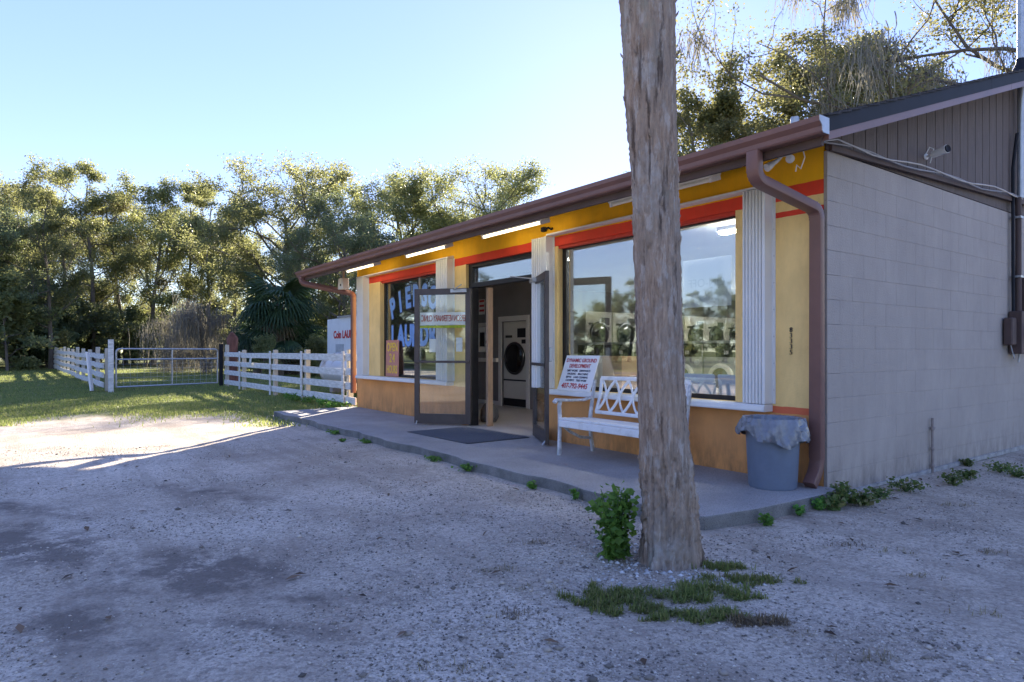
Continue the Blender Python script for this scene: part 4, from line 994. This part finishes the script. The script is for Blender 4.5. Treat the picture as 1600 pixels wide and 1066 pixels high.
for px, d, s, p, lab in ((460, 42, .86, 0, 'airy oak with thin upper crown left of the shop roof'), (650, 47, .98, 1, 'broad dense oak rising behind the left half of the shop roof'), (768, 48, .95, 0, 'broad sunlit oak rising behind the middle of the shop roof'), (545, 37, .62, 2, 'low dark oak just behind the far end of the shop')):
    x, y = along(px, d); plant_tree('oak_tree', oak[p], x, y, s, random.uniform(0, 6.28), lab, 'tree', 'oaks behind the shop')
for i, (px, d, s) in enumerate(((1090, 26, 1.04), (1160, 27, 1.2), (1238, 26, 1.24), (1318, 28, 1.32), (1122, 30, 1.24), (1200, 31, 1.34), (1280, 31, 1.42), (1375, 30, 1.42))):
    x, y = along(px, d); plant_tree('thin_tree', thin[i % 3], x, y, s, random.uniform(0, 6.28), 'thin open tree above the shop roof, '+['lowest, just right of the palm trunk', 'second right of the palm trunk', 'third right of the palm trunk, nearer row', 'fourth right of the palm trunk, nearer row', 'behind the lowest one', 'behind the second one', 'behind the third one', 'closest to the moss oak'][i], 'tree', 'thin trees behind the shop roof')
x, y = along(1690, 19.5); plant_tree('moss_oak', mossoak, x, y, 1.22, 1.1, 'large oak hung with pale moss above the right end of roof', 'tree')
# undergrowth below the wood
for i in range(46):
    px = -90+i*15+random.uniform(-14, 14); d = random.uniform(47, 62)
    if 520 < px: d = random.uniform(40, 52)
    x, y = along(px, d); plant_tree('undergrowth_shrub', shrub[random.choice((0, 0, 1, 2, 2))], x, y, random.uniform(.8, 1.45), random.uniform(0, 6.28), 'leafy undergrowth shrub at the foot of the far wood', 'shrub', 'undergrowth along the wood')
for px, d, s, l in ((20, 44, 1.7, 'tall dark shrub near the left picture edge'), (75, 43, 1.5, 'dark shrub just left of the far fence end'), (-40, 44, 1.8, 'largest dark shrub, cut by the left picture edge'), (110, 45, 1.3, 'smallest dark shrub, right behind the far fence end')):
    x, y = along(px, d); plant_tree('dark_shrub', shrub[0], x, y, s, random.uniform(0, 6.28), l, 'shrub', 'dark shrubs left of the fence')
for px, d, s, l in ((275, 36, .9, 'grey leafless shrub draped in moss behind the left half of gate'), (322, 35, 1.0, 'grey leafless shrub draped in moss behind the right half of gate')):
    x, y = along(px, d); plant_tree('grey_shrub', greyb, x, y, s, px, l, 'shrub')
for px, d, s, l in ((408, 29, .5, 'low bright green shrub behind the fence left of palm'), (500, 30, .5, 'low green shrub behind the fence beside the white shed')):
    x, y = along(px, d); plant_tree('green_shrub', shrub[1], x, y, s, px, l, 'shrub')
# woods across the road and to the side, mirrored in the shop windows
for i in range(46):
    a = R(186+i*3.0); r_ = (44 if i < 9 else 60)+random.uniform(-5, 8)
    plant_tree('roadside_tree', oak[i % 3] if i % 4 else wood[i % 4], -5+r_*math.cos(a), r_*math.sin(a), random.uniform(.62, .8) if i < 9 else random.uniform(.36, .58), random.uniform(0, 6.28), 'tree of the tree line across the lot, mirrored in the shop glass', 'tree', 'tree line across the road')
for i in range(40):
    a = R(186+i*3.4); r_ = (42 if i < 9 else 56)+random.uniform(-3, 5)
    plant_tree('roadside_shrub', shrub[i % 3], -5+r_*math.cos(a), r_*math.sin(a), random.uniform(1.0, 1.6), random.uniform(0, 6.28), 'shrub below the tree line mirrored in the shop glass', 'shrub', 'shrubs across the road')

# ------------------------------------------------------------------ fan palms
LP = leafmat('palm_frond', [(.025,.055,.03),(.04,.08,.04),(.06,.095,.045)], .35, (.12,.18,.05)); LPd = leafmat('dead_frond', [(.12,.10,.07),(.2,.17,.12)], .3)
def frond_mesh(name, mat, seed, R_=.95, pet=.85):
    rs = random.Random(seed); V = []; F = []
    def quad(*p): k = len(V); V.extend([tuple(q) for q in p]); F.append((k, k+1, k+2, k+3))
    w = .022
    for k in range(4):
        a, b = k/4*pet, (k+1)/4*pet; za, zb = -.16*(a/pet)**2, -.16*(b/pet)**2
        quad((a, -w, za), (b, -w, zb), (b, w, zb), (a, w, za))
    for i in range(25):
        an = R(-125+250*i/24); L_ = R_*(1-.18*abs(an)/2.2)*rs.uniform(.9, 1.05); d = Vector((math.cos(an), math.sin(an), 0)); s = Vector((-d.y, d.x, 0)); p = Vector((pet, 0, -.16))
        fold = .10*(1 if i % 2 else -1)
        pr = [p+d*(L_*t)+Vector((0, 0, -.62*t*t*t*L_-.10*t)) for t in (.0, .35, .7, 1)]; ww = (.008, .042, .03, .004)
        for k in range(3):
            quad(pr[k]-s*ww[k], pr[k+1]-s*ww[k+1], pr[k+1]+s*ww[k+1]+Vector((0, 0, fold*ww[k+1]*8)), pr[k]+s*ww[k]+Vector((0, 0, fold*ww[k]*8)))
    return mesh_np(name, V, F, mat)
FR = [frond_mesh('frond', LP, i) for i in range(2)]; FD = frond_mesh('frond', LPd, 9)
def fronds(t, z, n, s, rs, ox=0, oy=0, dead=.15):
    for k in range(n):
        el = rs.uniform(-1.15, 1.1); o = link(bpy.data.objects.new('frond', FD if el < -.7 and rs.random() < dead*3 else rs.choice(FR)), t)
        o.location = (ox, oy, z+rs.uniform(-.15, .25)); o.rotation_euler = (rs.uniform(-.3, .3), -el, k*2.4+rs.uniform(-.3, .3)); o.scale = (s,)*3
rs_ = random.Random(5)
fronds(palm, 8.0, 26, 1.05, rs_, RGT[0]*-.34, RGT[1]*-.34)
for px, d, h, s, n, lab in ((436, 31, 3.4, 1.15, 40, 'shaggy fan palm behind the fence left of the white shed'), (462, 33, 1.6, 1.15, 22, 'low shaggy fan palm crowded against the taller one'), (402, 33, 2.2, .95, 22, 'smaller fan palm at the left edge of palm clump')):
    x, y = along(px, d); t = thing('fan_palm', (x, y, float(gz(x, y))), lab, 'palm tree', None)
    MB().tube([(0, 0, -.1), (.02, 0, h*.5), (0, .03, h)], [.22, .19, .2], 10).build('trunk', M_bark, t, smooth=True); fronds(t, h, n, s, rs_, dead=.6); fronds(t, h*.6, n//2, s*.9, rs_, dead=.35)
# rusty snag
x, y = along(362, 25); sn = thing('dead_stump', (x, y, 0), 'rust-brown dead tree stump behind the right gate post', 'stump')
MB().tube([(0, 0, -.1), (0, 0, .4), (.05, 0, 1.1), (.0, .03, 1.7), (.06, 0, 1.92)], [.28, .22, .2, .21, .05], 12).build('trunk', P('rust_bark', (.15,.065,.045), .95, .5, 5, .9, 20, stretch=(1,1,.4)), sn, smooth=True)
MB().tube([(-.05, 0, 1.2), (-.22, 0, 1.55), (-.25, 0, 1.85)], [.1, .08, .02], 8).build('broken_limb', MATS['rust_bark'], sn, smooth=True)

# ------------------------------------------------------------------ fences and gate
def box_obj(name, mat, parent, a, b, h0, h1, t, off=0, bevel=.004):
    """upright board between plan points a, b"""
    a = Vector((*a, 0)); b = Vector((*b, 0)); d = (b-a); L_ = d.length; d.normalize(); nrm = Vector((-d.y, d.x, 0))
    M = Matrix.Translation((a+b)/2+nrm*off+Vector((0, 0, (h0+h1)/2))) @ Matrix.Rotation(math.atan2(d.y, d.x), 4, 'Z')
    o = MB().box(-L_/2, L_/2, -t/2, t/2, -(h1-h0)/2, (h1-h0)/2).build(name, mat, parent, bevel=bevel); o.matrix_local = M; return o
fe = thing('rail_fence', (-15.8, .05, 0), 'weathered white four-rail fence between gate and shop corner', 'fence')
fx = [-21.15, -18.9, -15.6, -13.0, -10.35]
for i, x in enumerate(fx):
    X = x+15.8
    MB().box(X-.055, X+.055, .04, .15, -.2, 1.24 if i else 1.42).build('post', M_fencepost, fe, bevel=.006)
    if i: MB().box(X-.16, X-.05, -.035, -.01, 0.0, 1.20).build('batten', M_fence, fe, bevel=.003)
for a, b in zip(fx, fx[1:]+[-9.85] if False else fx[1:]):
    for k in range(4):
        z = .10+k*.30; A, B_ = a+15.8-.02, b+15.8-.005; o = MB().box(A+.004, B_-.004, .0, .03, 0, .15).build('rail', M_fence, fe, bevel=.003)
        o.location = (0, .005, z); o.rotation_euler = (0, random.uniform(-.004, .004), 0)
for k in range(4): MB().box(-10.35+15.8, -9.86+15.8, .005, .035, .10+k*.30, .25+k*.30).build('rail', M_fence, fe, bevel=.003)
nt_ = MB().box(-.09, .09, -.05, -.042, -.13, .13).build('hanging_notice', M_fence, None); nt_.location = (-17.55, .03, .92); nt_.rotation_euler = (0, .45, 0); tag(nt_, 'small tilted white board hanging on the fence rails', 'notice')
fl2 = thing('rail_fence', (-20.6, -3.5, 0), 'long white rail fence running back towards the wood left of gate', 'fence')
A0 = Vector((-20.6, -3.5)); A1 = Vector((-45.8, -4.2)); npost = 11
for i in range(npost):
    p0 = A0+(A1-A0)*i/(npost-1); z0 = float(gz(p0.x, p0.y)); q = p0-A0
    MB().box(q.x-.06, q.x+.06, q.y+.03, q.y+.15, z0-.2, z0+1.30+.05*math.sin(i*2.1)).build('post', M_fencepost, fl2, bevel=.006)
    if i < npost-1:
        p1 = A0+(A1-A0)*(i+1)/(npost-1); z1 = float(gz(p1.x, p1.y))
        for k in range(4):
            o = box_obj('rail', M_fence, fl2, (q.x, q.y), ((p1-A0).x+.01, (p1-A0).y), 0, .16, .03)
            o.location.z = (z0+z1)/2+.18+k*.29+.02*math.sin(i*1.7); o.rotation_euler.y = 0
pb = MB().box(-.02, .02, -.28, .28, 0, 1.16).build('leaning_board', M_print, None, bevel=.004); pb.location = (-20.35, -3.82, .02); pb.rotation_euler = (R(-3), R(-6), R(80)); tag(pb, 'upright white board leaning at the near end of left fence', 'board')
gpl = MB().prism(rr(.14, .14, .02), 'z', -.2, 1.55).build('gate_post', M_fence, None); gpl.location = (-20.05, -3.36, 0); tag(gpl, 'square white gate post left of the metal gate', 'post')
gpr = MB().prism(rr(.12, .12, .02), 'z', -.2, 1.45).build('gate_post', M_black, None); gpr.location = (-21.38, .0, 0); tag(gpr, 'dark gate post right of the metal gate', 'post')
ga = Vector((-20.12, -3.22)); gb = Vector((-21.34, -.12)); gt = thing('metal_gate', (ga.x, ga.y, 0), 'galvanised tube farm gate with wire mesh between two posts', 'gate', None, math.atan2(gb.y-ga.y, gb.x-ga.x)); GL = (gb-ga).length
MB().tube(bendpath([(0, 0, .12), (0, 0, 1.27), (GL, 0, 1.27), (GL, 0, .12)], .12, 6), .026, 10).build('frame', M_galv, gt, smooth=True)
for z in (.12, .95): MB().tube([(0, 0, z), (GL, 0, z)], .024, 8).build('rail', M_galv, gt, smooth=True)
MB().tube([(GL*.52, 0, .12), (GL*.52, 0, 1.27)], .022, 8).build('upright', M_galv, gt, smooth=True)
wm = MB()
for k in range(1, 16): wm.tube([(GL*k/16, .0, .12), (GL*k/16, .0, .95)], .003, 4)
for k in range(1, 6): wm.tube([(0, .004, .12+k*.138), (GL, .004, .12+k*.138)], .003, 4)
wm.build('wire_mesh', M_galv, gt)
# white shed with sign, propane tank
sh = thing('white_shed', (-20.4, 3.4, 0), 'white board shed painted Coin LAUNDRY behind the fence', 'shed')
MB().box(.02, 4.2, .03, 2.2, 0, 2.28).build('core', M_fence, sh)
for k in range(28):
    MB().box(k*.15+.002, k*.15+.148, 0, .026, .05, 2.34+.012*k*.15).build('board', P('shed_white', (.62,.65,.66), .7, .06, 4), sh)
MB().prism([(-.06, 2.36), (2.3, 2.52), (2.3, 2.58), (-.06, 2.42)], 'x', 1.1, 4.4).build('roof', M_galv, sh)
MB().box(.85, 1.55, -.02, -.001, 1.05, 1.45).build('hatch', P('hatch_grey', (.36,.39,.41), .6), sh)
text('lettering', 'Coin LAUNDRY', .36, M_red, sh, Matrix.Translation((.62, -.006, 1.66)) @ FRONT, offset=.014, align='LEFT', extrude=.003)
tk = thing('propane_tank', (-14.2, 2.0, 0), 'stained white propane tank lying behind the fence', 'tank')
pr_ = [(.01, -2.1), (.2, -2.08), (.36, -2.0), (.47, -1.85), (.50, -1.65), (.50, 1.65), (.47, 1.85), (.36, 2.0), (.2, 2.08), (.01, 2.1)]
MB().lathe(pr_, (0, 0, .66), 36, 'x').build('vessel', P('tank_white', (.62,.63,.62), .5, 0, 1.1, .1, 30, col2=(.26,.18,.08), thr=(.50,.62)), tk, smooth=True)
for s in (-1, 1): MB().box(s*1.2-.12, s*1.2+.12, -.35, .35, -.05, .24).build('cradle', M_concrete, tk)
MB().lathe([(.12, 0), (.13, .15), (.09, .2), (.01, .21)], (0, 0, 1.15), 16).build('valve_cover', M_plastic, tk, smooth=True)

# ------------------------------------------------------------------ grass and weeds
GB = leafmat('grass_blade', [(.10,.15,.035),(.15,.21,.055),(.21,.25,.085),(.34,.29,.15)], .45, (.38,.42,.11)); GD = leafmat('dry_grass', [(.16,.12,.07),(.26,.21,.12),(.32,.27,.17)], .3)
WL = leafmat('weed_leaf', [(.06,.15,.03),(.11,.25,.045),(.18,.34,.07)], .45, (.26,.46,.08))
WL2 = leafmat('wall_weed_leaf', [(.05,.09,.03),(.09,.15,.045),(.16,.20,.07),(.24,.20,.10)], .4, (.24,.34,.09))
def blades(x, y, h, rs, w=.006, spread=.8, z0=None):
    n = len(x); z = gz(x, y)-.005 if z0 is None else np.full(n, z0); a = rs.random(n)*6.28; d = np.stack([np.cos(a), np.sin(a)], 1); s = np.stack([-d[:, 1], d[:, 0]], 1)
    ln = h*(.5+rs.random(n)); lean = spread*rs.random(n); V = []
    for t, ww in ((0, 1.), (.55, .8), (1, .08)):
        c = np.stack([x+d[:, 0]*ln*lean*t*t, y+d[:, 1]*ln*lean*t*t, z+ln*t*(1-.4*lean*t)], 1); o = np.concatenate([s*w*ww, np.zeros((n, 1))], 1); V += [c-o, c+o]
    V = np.stack(V, 1).reshape(-1, 3); q = np.array([(0, 1, 3, 2), (2, 3, 5, 4)])[None]; F = (np.arange(n)[:, None, None]*6+q).reshape(-1, 4)
    return V, F
rg = np.random.default_rng(12)
n = 190000; d = 10.5+30*rg.random(n)**1.9; px = -60+720*rg.random(n); x, y = along(px, d)
edge = x+(-.28*y)+1.3*np.sin(y*1.1)+.8*np.sin(y*2.7+x)+.9*rg.standard_normal(n)
k = (edge < -10.3) & ~((y > -.1) & (x > -9.9)) & ~((x > -9.8) & (y > -1.7)); x, y, d = x[k], y[k], d[k]
V, F = blades(x, y, .055, rg, .007, 1.0); lw = onp('lawn_grass', V, F, GB); lw['label'] = 'short patchy green lawn beyond the gravel lot'; lw['category'] = 'grass'; lw['kind'] = 'stuff'
def patch(px, py, rx, ry, n, h, mat, label, name='grass_patch', spread=1.5, w=.0035):
    cx_, cy_ = gnd(px, py); a = rg.random(n)*6.28; r = np.sqrt(rg.random(n))*(1+.25*np.sin(a*5+px)+.15*np.sin(a*11))
    u, v = rx*r*np.cos(a), ry*r*np.sin(a); x = cx_+RGT[0]*u+FWD[0]*v; y = cy_+RGT[1]*u+FWD[1]*v
    q = np.sin(x*31+px)+np.sin(y*37+x*13)+.8*rg.standard_normal(n); k = q > -.5; x, y = x[k], y[k]
    V, F = blades(x, y, h, rg, w, spread); z = float(gz(cx_, cy_)); V = V-np.array([cx_, cy_, z]); o = onp(name, V, F, mat); o.location = (cx_, cy_, z)
    o['label'] = label; o['category'] = 'grass'; o['kind'] = 'stuff'; return o
patch(960, 933, .21, .155, 4200, .036, GB, 'round low grass patch in front of the palm, left one')
patch(1098, 925, .26, .10, 2600, .04, GB, 'green grass patch in front of the palm trunk')
patch(1090, 958, .22, .07, 1900, .036, GB, 'lowest green grass patch in front of the palm')
patch(1165, 905, .26, .07, 1100, .034, GB, 'thin grass strip right of the palm foot')
patch(1128, 885, .14, .05, 700, .036, GB, 'small grass tuft just right of the palm foot')
patch(1180, 968, .17, .05, 600, .035, GD, 'dry brown grass right of the green patches')
for px, py, n_ in ((780, 890, 110), (830, 850, 120), (800, 960, 90), (840, 920, 70), (1360, 1020, 90), (1440, 900, 80), (1550, 860, 90), (700, 1045, 60), (1330, 850, 80), (1490, 790, 120), (1230, 985, 60), (1400, 860, 80), (1520, 960, 60)):
    patch(px, py, .13, .05, n_, .03, GD, 'small dry straw tuft lying in the gravel', 'straw_tuft', 1.6, .002)['group'] = 'dry straw tufts in the gravel'
def weed(name, x, y, z, n, r, h, leaf, seed, label, mat=WL, stems=9, group=None):
    rs = np.random.default_rng(seed); tb = Tubes(); C = []
    for k in range(stems):
        a = rs.random()*6.28; e = np.array([math.cos(a)*r*rs.random(), math.sin(a)*r*rs.random(), h*(.55+.5*rs.random())]); p = np.array([e*0, e*np.array([.35, .35, .55]), e]); tb.add(p, [.006, .004, .002], 4)
        m = n//stems; t = rs.random(m)**.7; C.append(e*t[:, None]*np.array([1, 1, .98])+rs.standard_normal((m, 3))*np.array([r*.28, r*.28, h*.08]))
    C = np.concatenate(C); C[:, 2] = np.abs(C[:, 2])+.01; t = thing(name, (x, y, z), label, 'plant', group)
    V, F = tb.get(); onp('stem', V, F, P('green_stem', (.06,.11,.03), .6), t); V, F = leaves_np(C, leaf, rs, .75, .5); onp('leaves', V, F, mat, t); return t
bx, by = .10, -2.53
weed('leafy_weed', bx, by, gz(bx, by), 800, .13, .38, .045, 3, 'bright green leafy weed growing against the palm trunk foot', stems=18)
wl = [(1300,796,.10,.10,1),(1318,790,.10,.18,1),(1345,790,.12,.10,1),(1370,778,.13,.08,0),(1415,768,.16,.10,0),(1490,757,.14,.10,0),(1510,748,.1,.08,0),(1562,738,.2,.10,0),(1512,728,.08,.07,0),(1590,745,.12,.08,0)]
for i, (px, py, r, h, lf) in enumerate(wl):
    x, y = gnd(px, py); x = max(x, .06)
    weed('wall_weed', x, y, float(gz(x, y)), 150 if lf else 170, r, h, .045 if lf else .03, 30+i, ORD[i]+' green weed from the shop corner along the grey gable wall', group='weeds along the gable wall', mat=WL2)
KW = ['nearest the palm on its right', 'midway between palm and shop corner', 'just below the trash can corner', 'largest one before the door mat', 'left of the largest one', 'at the far end of the apron', 'tiny one before the far end', 'below the open left door', 'below the white bench', 'just left of the leafy palm weed']
for i, (px, py, r, h) in enumerate(((1180, 815, .06, .07), (1225, 800, .05, .06), (1270, 795, .06, .08), (748, 733, .10, .08), (705, 718, .10, .05), (530, 678, .12, .05), (535, 690, .05, .03), (600, 690, .1, .04), (868, 758, .05, .06), (935, 775, .04, .08))):
    x, y = gnd(px, py); y = min(y, -1.72) if x < .05 else y; x = x if x < .05 else max(x, .18)
    weed('kerb_weed', x, y, float(gz(x, y)), 110, r, h, .03, 60+i, 'small green weed at the concrete edge, '+KW[i], group='weeds along the concrete edge')
for i, x in enumerate((-13.6, -13.0, -12.2, -11.3, -10.6, -10.1)):
    weed('fence_weed', x, -.12, 0, 160, .22, .16, .05, 80+i, ORD[5-i]+' low weed from the shop corner along the white fence foot', group='weeds along the fence foot')
# fallen leaves
lv = np.random.default_rng(4); n = 110; d = 2.3+7*lv.random(n); px = 1600*lv.random(n); x, y = along(px, d); k = in_lot(x, y); x, y = x[k], y[k]
C = np.stack([x, y, gz(x, y)+.012], 1); u = lv.standard_normal((len(C), 3))*np.array([1, 1, .15]); u /= np.linalg.norm(u, axis=1, keepdims=True); w = np.cross(u, [0, 0, 1.]); s = (.018+.03*lv.random(len(C)))[:, None]
V = np.stack([C-u*s, C+w*s*.4+[0, 0, .008], C+u*s, C-w*s*.4+[0, 0, .004]], 1).reshape(-1, 3)
o = onp('fallen_leaves', V, np.arange(len(V)).reshape(-1, 4), islandmat('dry_leaf', [(.05,.035,.025),(.13,.08,.045),(.2,.13,.08)])); o['label'] = 'dry brown fallen leaves scattered over the gravel'; o['category'] = 'leaves'; o['kind'] = 'stuff'
